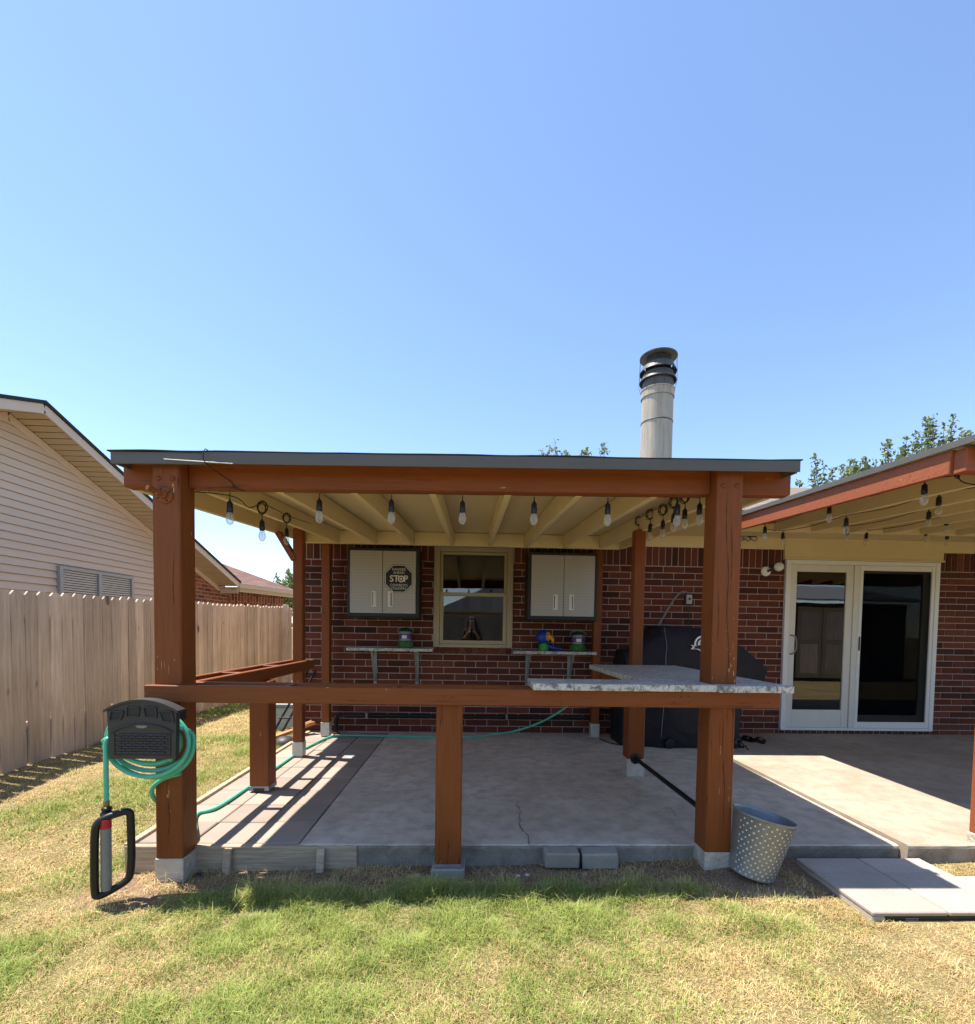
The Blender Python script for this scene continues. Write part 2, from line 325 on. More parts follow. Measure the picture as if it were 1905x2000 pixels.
m = MT('soil', 0.95, spec=0.1); a1 = m.noise(6, 6, 0.65); a2 = m.noise(70, 6, 0.7); c_ = m.mix(m.ramp(a1, [(0.3, 0), (0.7, 1)]), (0.12, 0.07, 0.043), (0.27, 0.18, 0.115)); c_ = m.mix(m.ramp(a2, [(0.4, 0), (0.75, 0.8)]), c_, (0.42, 0.30, 0.19)); m.color(c_).bump(a2, 0.9, 0.015).bump(a1, 0.6, 0.03); M['soil'] = m.m
def leafmat(name, a, b):
    m = MT(name, 0.5, spec=0.3); c = m.ramp(m.rand(), [(0, a), (1, b)]); m.color(c); tl = m.n('BsdfTranslucent'); m.t.links.new(c, tl.inputs[0]); x = m.n('MixShader'); x.inputs[0].default_value = 0.35
    m.t.links.new(m.b.outputs[0], x.inputs[1]); m.t.links.new(tl.outputs[0], x.inputs[2]); m.t.links.new(x.outputs[0], m.t.nodes['Material Output'].inputs[0]); return m.m
M['leaf'] = leafmat('tree_leaf', (0.07, 0.10, 0.028), (0.27, 0.30, 0.12))
M['bark'] = plain('bark', (0.10, 0.075, 0.055), 0.9, bump=0.6)
def planar(o, U, V):
    me = o.data; uv = me.uv_layers.new(name='UVMap'); U = Vector(U); V = Vector(V)
    for l in me.loops:
        p = me.vertices[l.vertex_index].co; uv.data[l.index].uv = (p.dot(U), p.dot(V))
    return o
def textmesh(body, size, name, mat, parent, org, bold=0.0, squeeze=1.0):        # flat lettering standing in the XZ plane, facing -Y
    cu = bpy.data.curves.new(name, 'FONT'); cu.body = body; cu.size = size; cu.align_x = 'CENTER'; cu.align_y = 'CENTER'; cu.offset = bold; cu.extrude = 0.0006
    to = bpy.data.objects.new(name, cu); COL.objects.link(to); dg = bpy.context.evaluated_depsgraph_get(); dg.update()
    me = bpy.data.meshes.new_from_object(to.evaluated_get(dg)); bpy.data.objects.remove(to)
    me.transform(Matrix(((squeeze, 0, 0, org[0]), (0, 0, -1, org[1]), (0, 1, 0, org[2]), (0, 0, 0, 1)))); me.materials.clear(); me.materials.append(mat)
    return link(name, me, parent)

# value noise for layouts
_NG = RNG.random((64, 64))
def vnoise(x, y):
    x = np.asarray(x, float); y = np.asarray(y, float); xi = np.floor(x).astype(int); yi = np.floor(y).astype(int); fx = x-xi; fy = y-yi
    fx = fx*fx*(3-2*fx); fy = fy*fy*(3-2*fy); g = lambda a, b: _NG[a % 64, b % 64]
    return (g(xi, yi)*(1-fx)+g(xi+1, yi)*fx)*(1-fy)+(g(xi, yi+1)*(1-fx)+g(xi+1, yi+1)*fx)*fy
def nss(a, b, t): t = np.clip((t-a)/(b-a), 0, 1); return t*t*(3-2*t)
def gz(x, y):                                                   # height of the ground
    x = np.asarray(x, float); y = np.asarray(y, float)
    z = -0.128+0.02*np.clip(x, -2.2, 2.4)
    left = nss(2.5, 4.2, y)*nss(-1.80, -2.0, x); z = z*(1-left)+(-0.045)*left
    z = z+0.035*np.exp(-((x-1.52)/0.22)**2-((y-2.62)/0.16)**2)
    pat = nss(-1.90, -1.86, x)*nss(2.74, 2.80, y)*(1-nss(5.6, 6.0, y)*0); z = z*(1-pat)-0.22*pat
    z = z+0.016*(vnoise(x*3.1+9, y*3.1)-0.5)*(1-pat)+0.03*(vnoise(x*0.5, y*0.5)-0.5)*nss(4, 8, np.abs(x))
    return z

# ------------------------------------------------------------------ ground
def sheet(name, xs, ys, zf, mat):
    X, Y = np.meshgrid(xs, ys); Z = zf(X, Y); V = np.stack([X, Y, Z], -1).reshape(-1, 3); nx = len(xs); ny = len(ys)
    me = bpy.data.meshes.new(name); fs = [(j*nx+i, j*nx+i+1, (j+1)*nx+i+1, (j+1)*nx+i) for j in range(ny-1) for i in range(nx-1)]
    me.from_pydata(V.tolist(), [], fs); me.polygons.foreach_set('use_smooth', [True]*len(fs)); me.materials.append(mat); return link(name, me)
far = np.array([12, 18, 30, 60, 150, 400.])
xs = np.concatenate([-far[::-1], np.arange(-8, -4.4, 0.5), np.arange(-4.4, 4.4, 0.07), np.arange(4.4, 10, 0.5), far])
ys = np.concatenate([-far[::-1], np.arange(-10, 0, 0.5), np.arange(0, 6.5, 0.07), np.arange(6.5, 11.9, 0.5), far])
tag(sheet('lawn', xs, ys, gz, M['lawn']), 'dry patchy back lawn in front of the patio', kind='structure')
def soil_front(x): return 2.445-0.15*nss(1.2, 1.5, x)-0.12*nss(-1.35, -1.6, x)+0.06*(vnoise(x*4+3, x*0+2)-0.5)
sx = np.arange(-1.95, 2.02, 0.04); tt = np.linspace(0, 1, 12)
SX, ST = np.meshgrid(sx, tt); SYv = soil_front(SX)*(1-ST)+2.76*ST
V = np.stack([SX, SYv, gz(SX, np.minimum(SYv, 2.73))+0.006*np.minimum(1, ST*6)*(1-0)-0.004*(ST < 0.01)+0.012*(vnoise(SX*17, SYv*17)-0.4)*(ST > 0)], -1).reshape(-1, 3); nx = len(sx)
me = bpy.data.meshes.new('soil_bed'); fs = [(j*nx+i, j*nx+i+1, (j+1)*nx+i+1, (j+1)*nx+i) for j in range(11) for i in range(nx-1)]
me.from_pydata(V.tolist(), [], fs); me.polygons.foreach_set('use_smooth', [True]*len(fs)); me.materials.append(M['soil'])
tag(link('soil_bed', me), 'bare brown soil strip along the slab edge', kind='structure')

W = 5.72                                                       # brick face of the house
XJ, XJ2 = -0.94, 2.50                                          # slab joints
# slabs: pitted front edge
def slab(name, x0, x1, y0, y1, z1, mat, label):
    n = 90; bm = MB(); V = []; Fc = []
    prof = [(0.0, -0.3), (0.004, -0.06), (0.0, -0.02), (0.004, -0.006), (0.012, 0.0)]
    for i in range(n+1):
        x = x0+(x1-x0)*i/n
        for k, (dy, dz) in enumerate(prof):
            j = 0.006*(random.random()-0.5) if 0 < k < 4 and 0 < i < n else 0
            V.append((x, y0+dy+j, z1+dz+(0.003*(random.random()-0.5) if k == 3 else 0)))
        V.append((x, y1, z1))
    m_ = len(prof)+1
    for i in range(n):
        for k in range(m_-1): Fc.append((i*m_+k, (i+1)*m_+k, (i+1)*m_+k+1, i*m_+k+1))
    for e in (0, n): q = [e*m_+k for k in range(m_)]; V.append((V[e*m_][0], y1, z1-0.3)); q.append(len(V)-1); Fc.append(tuple(q))
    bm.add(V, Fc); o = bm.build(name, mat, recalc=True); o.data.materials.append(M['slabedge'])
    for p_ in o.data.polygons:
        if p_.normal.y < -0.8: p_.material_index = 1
    return tag(o, label, kind='structure')
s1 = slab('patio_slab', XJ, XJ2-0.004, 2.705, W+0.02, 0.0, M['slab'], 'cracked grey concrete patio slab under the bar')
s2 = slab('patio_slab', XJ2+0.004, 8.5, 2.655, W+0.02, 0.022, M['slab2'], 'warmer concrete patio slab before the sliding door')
def crack(pts, wd, par, z):
    V = []; Fc = []; P = []
    for a, b in zip(pts[:-1], pts[1:]):
        for k in range(6):
            t = k/6; P.append((a[0]+(b[0]-a[0])*t+random.uniform(-.006, .006), a[1]+(b[1]-a[1])*t+random.uniform(-.006, .006)))
    for i, (x, y) in enumerate(P):
        h = wd*random.uniform(0.3, 1.0)*min(1, (len(P)-i)/8); V += [(x-h, y, z), (x+h, y, z)]
    for i in range(len(P)-1): Fc.append((2*i, 2*i+1, 2*i+3, 2*i+2))
    return MB().add(V, Fc).build('crack', M['soil'], par)
px = lambda u, v: tuple(atZ(u, v, 0))[:2]
crack([px(1034, 1652), px(1034, 1637), px(1017, 1618), px(1014, 1598), px(1019, 1585), px(1008, 1573), px(1021, 1554)], 0.0035, s1, 0.004)
crack([px(1310, 1578), px(1318, 1592), px(1337, 1614)], 0.002, s1, 0.004)
crack([px(1168, 1448), px(1180, 1462)], 0.004, s1, 0.004); crack([px(1105, 1475), px(1130, 1470), px(1158, 1471)], 0.0035, s1, 0.004)
crack([px(940, 1441), px(955, 1455)], 0.004, s1, 0.004)

# paver walk along the left side of the slab: each paver its own piece
bed = MB().box(-1.86, XJ-0.004, 2.735, W, -0.3, -0.035).build('paver_walk', M['soil']); tag(bed, 'concrete paver walk between lawn and slab', kind='structure')
cols = np.linspace(-1.845, XJ-0.008, 4); rws = np.arange(2.742, 5.72, 0.303); pm = {}
for j, y0 in enumerate(rws):
    for i in range(3):
        L = min(0.299, W-0.01-y0)
        if L < 0.06: continue
        k = round(L, 3)
        if k not in pm: me = MB().box(0, cols[1]-cols[0]-0.007, 0, L-.002, -0.04, 0, c=0.005); pm[k] = me.build('paver', M['paver'], bed)  ; o = pm[k]
        else: o = link('paver', pm[k].data, bed)
        o.location = (cols[i]+random.uniform(-.001, .001), y0, -0.008+random.uniform(-0.003, 0.003)); o.rotation_euler = (random.uniform(-.006, .006), random.uniform(-.006, .006), random.uniform(-.006, .006))
te = thing('timber_edging', (-1.87, 2.7, -0.13), 'weathered grey timber boards with stakes edging the paver walk', 'edging')
B('board', M['timber'], te, -1.885, -0.62, 2.694, 2.732, -0.165, -0.006, c=0.004)
MB().box(0, 3.02, -0.019, 0.019, -0.1, 0.007, c=0.003, M=Matrix.Translation((-1.872, 2.70, 0)) @ Matrix.Rotation(R_(90), 4, 'Z')).build('board', M['timber'], te)
for u in (441, 624):
    p = atY(u, 1680, 2.67); MB().bar((p.x, 2.668, -0.2), (p.x+0.006, 2.682, -0.012), 0.042, 0.022, c=0.003, up=(0, 1, 0)).build('stake', M['timber'], te)
# stepping pavers
st = thing('paver_step', (2.3, 2.4, -0.1), 'grey square pavers on a dark green base forming a low step', 'step')
ps = [(1.842, 2.196, 2.112, 2.480), (2.203, 2.565, 2.112, 2.480), (1.846, 2.200, 2.487, 2.65), (2.207, 2.565, 2.487, 2.65), (2.572, 2.95, 2.14, 2.50)]
for i, (a, b, c, d) in enumerate(ps):
    dz = -0.045 if i < 4 else -0.075
    B('paver', M['gpaver'], st, a, b, c, d, dz-0.021-(0.03 if i == 4 else 0), dz+(-0.004 if i in (2, 3) else 0), c=0.005)
B('base', plain('dark_green_plastic', (0.012, 0.022, 0.012), 0.5), st, 1.905, 2.555, 2.118, 2.645, -0.16, -0.0665, c=0.003)
B('base', M['gpaver'], st, 1.845, 1.904, 2.117, 2.645, -0.16, -0.0665, c=0.003)
for z in (-0.079, -0.086): B('vent_slot', M['greyplastic'], st, 2.0, 2.06, 2.1155, 2.1178, z, z+0.003, c=0)

# ------------------------------------------------------------------ the brick house
house = thing('brick_house', (0.5, W, 0), 'dark red brick house with cream trim and sliding glass door', 'house')
XL, XR = -1.985, 7.6; WX0, WX1, WZ0, WZ1 = -0.445, 0.478, 1.0, 2.165; DX0, DX1, DZ1 = 3.715, 5.60, 2.125
wl = MB()
for a in [(XL, WX0, -0.2, 2.40), (WX0, WX1, -0.2, WZ0), (WX0, WX1, WZ1, 2.40), (WX1, DX0, -0.2, 2.40), (DX0, DX1, DZ1, 2.40), (DX0, DX1, -0.2, 0.06), (DX1, XR, -0.2, 2.40)]:
    wl.box(a[0], a[1], W+0.008, W+0.12, a[2], a[3])
wall = wl.build('wall', M['mortar'], house)
B('wall', M['farbrick'], house, XL, XL+0.1, W+0.121, 13.8, -0.2, 2.4, c=0); 
CH, ML, JT = 0.0767, 0.257, 0.010
bricks = []                                                    # (x0, x1, z0, z1)
def clip(x0, x1, z0, z1):
    segs = [(x0, x1)]
    for hx0, hx1, hz0, hz1 in ((WX0, WX1, WZ0-0.075, WZ1), (DX0, DX1, 0, 2.4)):
        if z1 <= hz0+0.01 or z0 >= hz1-0.01: continue
        out = []
        for a, b in segs:
            if a < hx0-0.03: out.append((a, min(b, hx0-0.004)))
            if b > hx1+0.03: out.append((max(a, hx1+0.004), b))
        segs = out if any(True for _ in segs) else segs
    return [s for s in segs if s[1]-s[0] > 0.025]
for k in range(26):
    z0 = 0.003+k*CH; z1 = z0+CH-JT; off = (k % 2)*ML/2+(0.012 if k % 4 > 1 else 0)
    x = XL-off
    while x < XR:
        for a, b in clip(max(x, XL), min(x+ML-JT, XR), z0, z1): bricks.append((a, b, z0, z1))
        x += ML
x = XL
while x < XR:
    for a, b in clip(x, x+0.067, 1.999, 2.215): bricks.append((a, b, 1.999, 2.215))
    x += 0.0775
for i in range(12): bricks.append((WX0+0.005+i*0.0765, WX0+0.005+i*0.0765+0.0665, WZ0-0.073, WZ0-0.004))
for i in range(24): bricks.append((DX0+0.003+i*0.0785, DX0+0.003+i*0.0785+0.068, 0.003, 0.058))
def seen(b):
    x = (b[0]+b[1])/2; z = (b[2]+b[3])/2
    if -1.41 < x < -.56 and 1.30 < z < 2.13 or .60 < x < 1.42 and 1.30 < z < 2.1: return 9
    if 1.5 < x < 2.95 and z < 1.3: return 8
    if x > 6.2: return 7
    d = abs(x-0.3)/2.2+abs(z-1.2)/1.6+(0.8 if z < 0.9 and z > 0.75 else 0)+(0.9 if x < -1.45 else 0)+(0.5 if b[1]-b[0] < .1 else 0)
    return d
bricks.sort(key=seen); meshes = {}; rest = MB()
for i, (x0, x1, z0, z1) in enumerate(bricks):
    pr = random.uniform(-0.0015, 0.0015); sill = abs(z1-(WZ0-0.004)) < 1e-6
    if i < 300:
        key = (round(x1-x0, 3), round(z1-z0, 3))
        if key not in meshes: meshes[key] = MB().box(0, key[0], 0, 0.03, 0, key[1], c=0.0035); o = meshes[key].build('brick', M['brick'], wall); meshes[key] = o.data
        else: o = link('brick', meshes[key], wall)
        o.location = (x0, W+pr-(0.025 if sill else 0), z0)
    else: rest.box(x0, x1, W+pr-(0.025 if sill else 0), W+0.03, z0, z1, c=0.0035)
tag(rest.build('brickwork', M['brick'], wall), kind='stuff')
# frieze, soffit, eave, roof
EY, EZ = 4.92, 2.47; PITCH = 0.35; RY = 10.0
B('frieze_board', M['cream'], house, XL, DX0-0.03, W-0.022, W+0.007, 2.215, 2.352)
B('frieze_board', M['cream'], house, DX1+0.03, XR, W-0.022, W+0.007, 2.215, 2.352)
B('door_header', M['cream'], house, DX0-0.028, DX1+0.028, W-0.03, W+0.007, 2.10, 2.352)
B('door_header', M['cream'], house, DX0-0.028, DX1+0.04, W-0.042, W-0.031, 2.10, 2.122)
B('soffit', M['cream'], house, XL-0.3, XR, EY+0.03, W+0.1, 2.353, 2.372)
B('eave_fascia', M['fascia'], house, XL-0.3, XR, EY, EY+0.028, 2.345, EZ-0.02)
zr = lambda y: EZ+PITCH*(y-EY)
roof = MB(); x0, x1 = XL-0.35, XR+3
roof.add([(x0, EY-0.03, EZ-0.012), (x1, EY-0.03, EZ-0.012), (x1, RY, zr(RY)), (x0, RY, zr(RY)), (x1, 2*RY-EY, EZ), (x0, 2*RY-EY, EZ)], [(0, 1, 2, 3), (3, 2, 4, 5)])
roof.add([(x0, EY-0.03, EZ-0.032), (x1, EY-0.03, EZ-0.032), (x1, RY, zr(RY)-.03), (x0, RY, zr(RY)-.03), (x1, 2*RY-EY, EZ-.02), (x0, 2*RY-EY, EZ-.02)], [(3, 2, 1, 0), (5, 4, 2, 3)])
roof.add([(x0, EY-.03, EZ-.012), (x1, EY-.03, EZ-.012), (x1, EY-.03, EZ-.032), (x0, EY-.03, EZ-.032)], [(3, 2, 1, 0)])
ro = planar(roof.build('roof', M['shingle'], house), (1, 0, 0), (0, 0.944, 0.33))
MB().add([(XL+.05, W+.05, 2.3), (XL+.05, 13.8, 2.3), (XL+.05, 13.8, 2.9), (XL+.05, RY, zr(RY)-.05), (XL+.05, W+.05, zr(W)-.05)], [(0, 1, 2, 3, 4)]).build('gable', M['cream'], house)
# chimney flue
cy = 7.2; cx_ = atY(1281, 900, cy).x; cz = zr(cy)-0.1; ct = atY(1281, 690, cy).z
m = MT('aged_metal_flue', 0.6, 0.15); n1 = m.noise(4, 6, 0.65, (5, 5, 0.5)); n2 = m.noise(2, 3)
m.color(m.mix(m.ramp(n1, [(0.35, 0), (0.75, 1)]), (0.47, 0.42, 0.34), m.mix(n2, (0.24, 0.20, 0.155), (0.35, 0.28, 0.2)))); m.bump(n1, 0.15, 0.004); M['flue'] = m.m
m = MT('sooty_metal', 0.55, 0.2); n1 = m.noise(5, 6, 0.65); m.color(m.mix(n1, (0.05, 0.048, 0.046), (0.15, 0.145, 0.14))); M['soot'] = m.m
rr = 0.222; T = Matrix.Translation((cx_, cy, 0)); hh = ct-cz
ch = MB().lathe([(rr, cz), (rr, ct-0.60)], 32, T).build('chimney', M['flue'], house, True)
MB().lathe([(rr+.001, ct-1.02), (rr+.006, ct-1.015), (rr+.006, ct-1.005), (rr+.001, ct-1.0)], 32, T, False).build('band', M['soot'], ch, True)
MB().lathe([(rr+.012, ct-.66), (rr+.012, ct-.56), (rr+.02, ct-.555), (rr+.02, ct-.54), (rr*.96, ct-.54)], 32, T, False).build('collar', M['flue'], ch, True)
MB().lathe([(rr*.97, ct-.56), (rr*.97, ct-.31)], 32, T).build('cap_neck', M['soot'], ch, True)
for z0 in (ct-.42, ct-.29):
    MB().lathe([(rr*1.16, z0), (rr*1.18, z0+.006), (rr*.93, z0+.115), (rr*.91, z0+.11), (rr*1.16, z0)], 32, T, False).build('louvre_ring', M['soot'], ch, True)
MB().lathe([(rr*.80, ct-.31), (rr*.80, ct-.06)], 24, T).build('cap_core', M['roofing'], ch, True)
MB().lathe([(rr*1.17, ct-.075), (rr*1.19, ct-.07), (rr*1.19, ct-.058), (rr*.5, ct), (0.01, ct+.012)], 32, T).build('cap_lid', M['soot'], ch, True)
for k in range(12):
    a = 2*math.pi*k/12; e = lambda r, z: (cx_+r*math.cos(a), cy+r*math.sin(a), z)
    MB().tube([e(rr*1.18, ct-.07), e(rr*1.21, ct-.45), e(rr*1.01, ct-.60)], 0.0022, 5).build('guard_wire', M['blackiron'], ch)
tv = atY(1136, 893, 8.3); tz = tv.z
vt = MB().lathe([(0.10, zr(8.3)-.05), (0.10, tz-.32), (0.17, tz-.22), (0.205, tz-.12), (0.17, tz-.03), (0.05, tz+.01)], 24, Matrix.Translation((tv.x, 8.3, 0))).build('turbine_vent', M['galv'], house, True)
for k in range(24):
    a = 2*math.pi*k/24; q = lambda r, z, da: (tv.x+r*math.cos(a+da), 8.3+r*math.sin(a+da), z)
    MB().tube([q(.175, tz-.23, 0), q(.212, tz-.12, .1), q(.176, tz-.03, .2), q(.06, tz+.014, .3)], 0.008, 4).build('vane', M['galv'], vt)
# room behind the glass
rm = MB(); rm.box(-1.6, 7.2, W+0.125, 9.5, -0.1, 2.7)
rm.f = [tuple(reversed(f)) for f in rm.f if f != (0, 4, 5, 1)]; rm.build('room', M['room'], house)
# window
wn = MB().box(WX0, WX0+0.07, W-0.02, W+0.06, WZ0, WZ1, .004).box(WX1-0.07, WX1, W-0.02, W+0.06, WZ0, WZ1, .004).box(WX0+.0701, WX1-.0701, W-0.018, W+.06, WZ1-.05, WZ1, .004).box(WX0+.0701, WX1-.0701, W-0.022, W+.06, WZ0, WZ0+.04, .004).build('window', M['trim'], house)
def sash(z0, z1, yo, t, par):
    a, b = WX0+.072, WX1-.072; f = MB()
    f.box(a, a+t, yo, yo+.03, z0, z1, .003).box(b-t, b, yo, yo+.03, z0, z1, .003).box(a+t+.0005, b-t-.0005, yo+.001, yo+.03, z1-t, z1, .003).box(a+t+.0005, b-t-.0005, yo+.001, yo+.03, z0, z0+t, .003)
    f.build('sash', M['trim'], par); MB().box(a+t-.003, b-t+.003, yo+.014, yo+.018, z0+t-.003, z1-t+.003).build('pane', M['glass'], par)
sash(1.595, WZ1-.052, W+0.022, 0.032, wn); sash(WZ0+.042, 1.64, W-0.012, 0.042, wn)
MB().box(WX0+.13, WX1-.13, W+.5, W+.52, 1.98, 2.12).build('blind', M['curtain'], wn)
# sliding door
def q(u, v): p = atY(u, v, W-0.01); return p.x, p.z
dr = MB(); t = 0.055; z0, z1 = 0.065, 2.098
dr.box(DX0, DX0+t, W-.028, W+.09, z0, z1, .004).box(DX1-t, DX1, W-.028, W+.09, z0, z1, .004).box(DX0+t+.0005, DX1-t-.0005, W-.026, W+.09, z1-.05, z1, .004).box(DX0+t+.0005, DX1-t-.0005, W-.03, W+.09, z0, z0+.03, .004)
door = dr.build('sliding_door', M['white'], house)
def panel(x0, x1, yo, st_, top, bot, m_, nm):
    f = MB(); z0_, z1_ = 0.097, 2.046
    f.box(x0, x0+st_, yo, yo+.035, z0_, z1_, .004).box(x1-st_, x1, yo, yo+.035, z0_, z1_, .004).box(x0+st_+.0005, x1-st_-.0005, yo+.001, yo+.035, z1_-top, z1_, .004).box(x0+st_+.0005, x1-st_-.0005, yo+.001, yo+.035, z0_, z0_+bot, .004)
    f.build(nm, m_, door); return (x0+st_-.004, x1-st_+.004, z0_+bot-.004, z1_-top+.004)
xm = 4.545
g = panel(DX0+.056, xm, W-.016, .085, .085, .215, M['offwhite'], 'fixed_leaf'); B('pane', M['glass'], door, g[0], g[1], W+.001, W+.006, g[2], g[3], c=0)
g = panel(xm-.04, DX1-.056, W+.026, .095, .085, .15, M['offwhite'], 'sliding_leaf'); B('pane', M['glass'], door, g[0], g[1], W+.045, W+.05, g[2], g[3], c=0)
g = panel(xm+.075, DX1-.057, W-.024, .04, .06, .075, M['white'], 'screen_frame'); B('screen', M['screen'], door, g[0], g[1], W-.008, W-.006, g[2], g[3], c=0)
B('centre_post', M['offwhite'], door, xm+.003, xm+.07, W-.026, W+.02, .098, 2.045)
MB().tube(curve_pts([(3.80, W-.017, .98), (3.815, W-.05, .985), (3.845, W-.055, 1.03), (3.85, W-.055, 1.10), (3.84, W-.055, 1.18), (3.81, W-.05, 1.2), (3.80, W-.017, 1.205)]), .008, 8).build('handle', M['greyplastic'], door, True)
B('latch', M['black'], door, xm+.085, xm+.10, W-.034, W-.0245, 1.03, 1.2)
cv = MB(); P = []
for i in range(60): x = 3.74+i*0.30/59; P.append((x, W+.22+.02*math.sin(i*.9)))
cv.add([(x, y, .1) for x, y in P]+[(x, y, 2.05) for x, y in P], [(i, i+1, 61+i, 60+i) for i in range(59)]); cv.build('curtain', M['curtain'], door, True)

# ------------------------------------------------------------------ patio cover over the bar
cov = thing('patio_cover', (0, 2.65, -0.13), 'brown painted timber patio cover with grey metal roof edge over the bar', 'patio cover')
FY = 2.58; RT_B = .80
RPX = atY(1387.5, 1387.7, FY).x; LPX = atY(354.3, 1318, FY).x-0.14
def post(par, x0, y0, s, z0, z1, base=0.0, bz=None, mat='post', bm='alum', taper=0):
    o = B('post', M[mat], par, x0, x0+s, y0, y0+s, z0, z1, c=0.006)
    if base:
        b = MB().box(x0-.004, x0+s+.004, y0-.004, y0+s+.004, (bz if bz is not None else z0), z0+base, .003); b.build('post_base', M[bm], o)
    return o
lp = post(cov, LPX, FY, .14, -.185, 2.098, .165, -.172); rp = post(cov, RPX, FY, .14, -.125, 2.098, .14, -.112)
bp_ = post(cov, 1.318, 4.0, .14, 0.001, RT_B+.03, .15); ux = atY(1237.5, 1200, 4.02).x; post(cov, ux, 4.02, .089, RT_B+.0305, 2.06)
for x0, y0, h in ((-1.652, 4.57, .135), (-1.655, 5.44, .155), (1.385, 5.50, .155)):
    post(cov, x0, y0, .089, 0.001, 2.13, h)
for o_, xx in ((lp, LPX), (rp, RPX)):
    for dx in (.033, .105): MB().lathe([(.012, 0), (.012, .004), (.006, .009), (.001, .01)], 10, Matrix.Translation((xx+dx, FY-.0, 1.99)) @ Matrix.Rotation(R_(90), 4, 'X')).build('bolt', M['beam'], o_, True)
CHIP = plain('bare_wood', lin(196, 158, 118), .8); CKD = plain('check_dark', (.05, .018, .008), .9)
def chips(par, pts, y, n=1):
    rg = random.Random(len(pts)*7+3)
    for u, v, w_, h_ in pts:
        p = atY(u, v, y); k = rg.randint(6, 9); P = [(p.x+w_*math.cos(2*math.pi*i/k)*rg.uniform(.45, 1.1), y-.0012, p.z+h_*math.sin(2*math.pi*i/k)*rg.uniform(.5, 1.15)) for i in range(k)]
        MB().add(P, [tuple(range(k))]).build('paint_chip', CHIP, par)
def check(par, uv, y, w_=.0016):
    P = curve_pts([atY(u, v, y) for u, v in uv], 6); V = []
    for i, p in enumerate(P):
        h_ = w_*(.3+.9*random.random())*min(1, i/3, (len(P)-1-i)/3+.05); V += [(p.x-h_+random.uniform(-.001, .001), y-.0010, p.z), (p.x+h_, y-.0010, p.z)]
    MB().add(V, [(2*i, 2*i+1, 2*i+3, 2*i+2) for i in range(len(P)-1)]).build('split', CKD, par)
chips(rp, [(1428, 1300, .003, .012), (1424, 1309, .003, .018), (1434, 1286, .0025, .01), (1433, 1316, .003, .02), (1435, 1330, .003, .012), (1427, 1278, .002, .006), (1392, 1325, .002, .012), (1412, 1328, .0015, .006), (1420, 1268, .001, .008), (1419, 1232, .0012, .006), (1405, 1545, .001, .03), (1432, 1262, .001, .02), (1424, 1560, .0012, .02)], FY)
check(rp, [(1421, 960), (1419, 1040), (1423, 1120), (1420, 1200), (1424, 1280), (1419, 1335)], FY, .0022); check(rp, [(1429, 1000), (1430, 1090), (1427, 1160)], FY); check(rp, [(1414, 1390), (1412, 1470), (1415, 1540), (1411, 1640)], FY, .0024); check(rp, [(1402, 1120), (1404, 1190), (1401, 1260)], FY)
chips(lp, [(308, 1283, .003, .006), (341, 1289, .003, .004), (316, 1297, .0012, .03), (322, 1300, .001, .03), (330, 1308, .0012, .03), (338, 935, .003, .012), (340, 945, .004, .022), (308, 1306, .0015, .01)], FY)
check(lp, [(330, 1560), (331, 1600), (329, 1650)], FY); check(lp, [(340, 1080), (338, 1140), (341, 1190)], FY)
bx0 = atY(240.3, 930, 2.655).x; bx1 = atY(1546, 940, 2.655).x
for a, b in ((bx0, LPX-.001), (LPX+.141, RPX-.001), (RPX+.141, bx1)): B('beam', M['beam'], cov, a, b, 2.655, 2.73, 1.966, 2.108, c=.005)
RXS = [-1.465, -1.06, -.655, -.225, .19, .585, 1.01, 1.415]
def raft(x, mat='cream', th=.038): MB().bar((x, 2.731, 2.035), (x, 5.41, 2.205), th, .139, c=.003).build('rafter', M[mat], cov)
for x in RXS: raft(x)
raft(-1.815); raft(1.655)
B('ledger', M['cream'], cov, -1.86, 1.63, 5.411, 5.45, 2.132, 2.272)
xs_ = [-1.815]+RXS
for a, b in zip(xs_[:-1], xs_[1:]): B('blocking', M['ply'], cov, a+.0195, b-.0195, 5.372, 5.409, 2.128, 2.268)
RX0 = atY(221, 895, 2.53).x-.012; RX1 = atY(1562, 910, 2.53).x
dk = MB(); a = [(RX0+.01, 2.56, 2.094), (RX1-.01, 2.56, 2.094), (RX1-.01, 5.46, 2.279), (RX0+.01, 5.46, 2.279)]
dk.add(a+[(x, y, z+.014) for x, y, z in a], [(3, 2, 1, 0), (4, 5, 6, 7), (0, 1, 5, 4), (1, 2, 6, 5), (2, 3, 7, 6), (3, 0, 4, 7)]); dk.build('roof_deck', M['ply'], cov)
rf = MB(); n = 40; V = []; Fc = []                               # rolled roofing with a slightly wavy edge
for i in range(n+1):
    x = RX0-.012+(RX1-RX0+.024)*i/n; zz = 2.110+.006*vnoise(i*.45, 3)
    V += [(x, 2.517+.004*vnoise(i*.9, 9), zz), (x, 2.56, zz+.003), (x, 5.46, 2.298)]
for i in range(n): Fc += [(3*i, 3*i+3, 3*i+4, 3*i+1), (3*i+1, 3*i+4, 3*i+5, 3*i+2)]
V += [(x, y, z-.006) for x, y, z in V]; k = 3*(n+1)
Fc += [tuple(reversed([j+k for j in f])) for f in Fc]+[(3*i, 3*i+k, 3*i+3+k, 3*i+3) for i in range(n)]
rf.add(V, Fc).build('roofing', M['roofing'], cov)
xsp = atY(397, 890, 2.53).x
B('drip_edge', M['drip'], cov, RX0, xsp+.02, 2.527, 2.541, 2.047, 2.106, c=.002); B('drip_edge', M['drip'], cov, xsp, RX1, 2.521, 2.5265, 2.049, 2.107, c=.001)
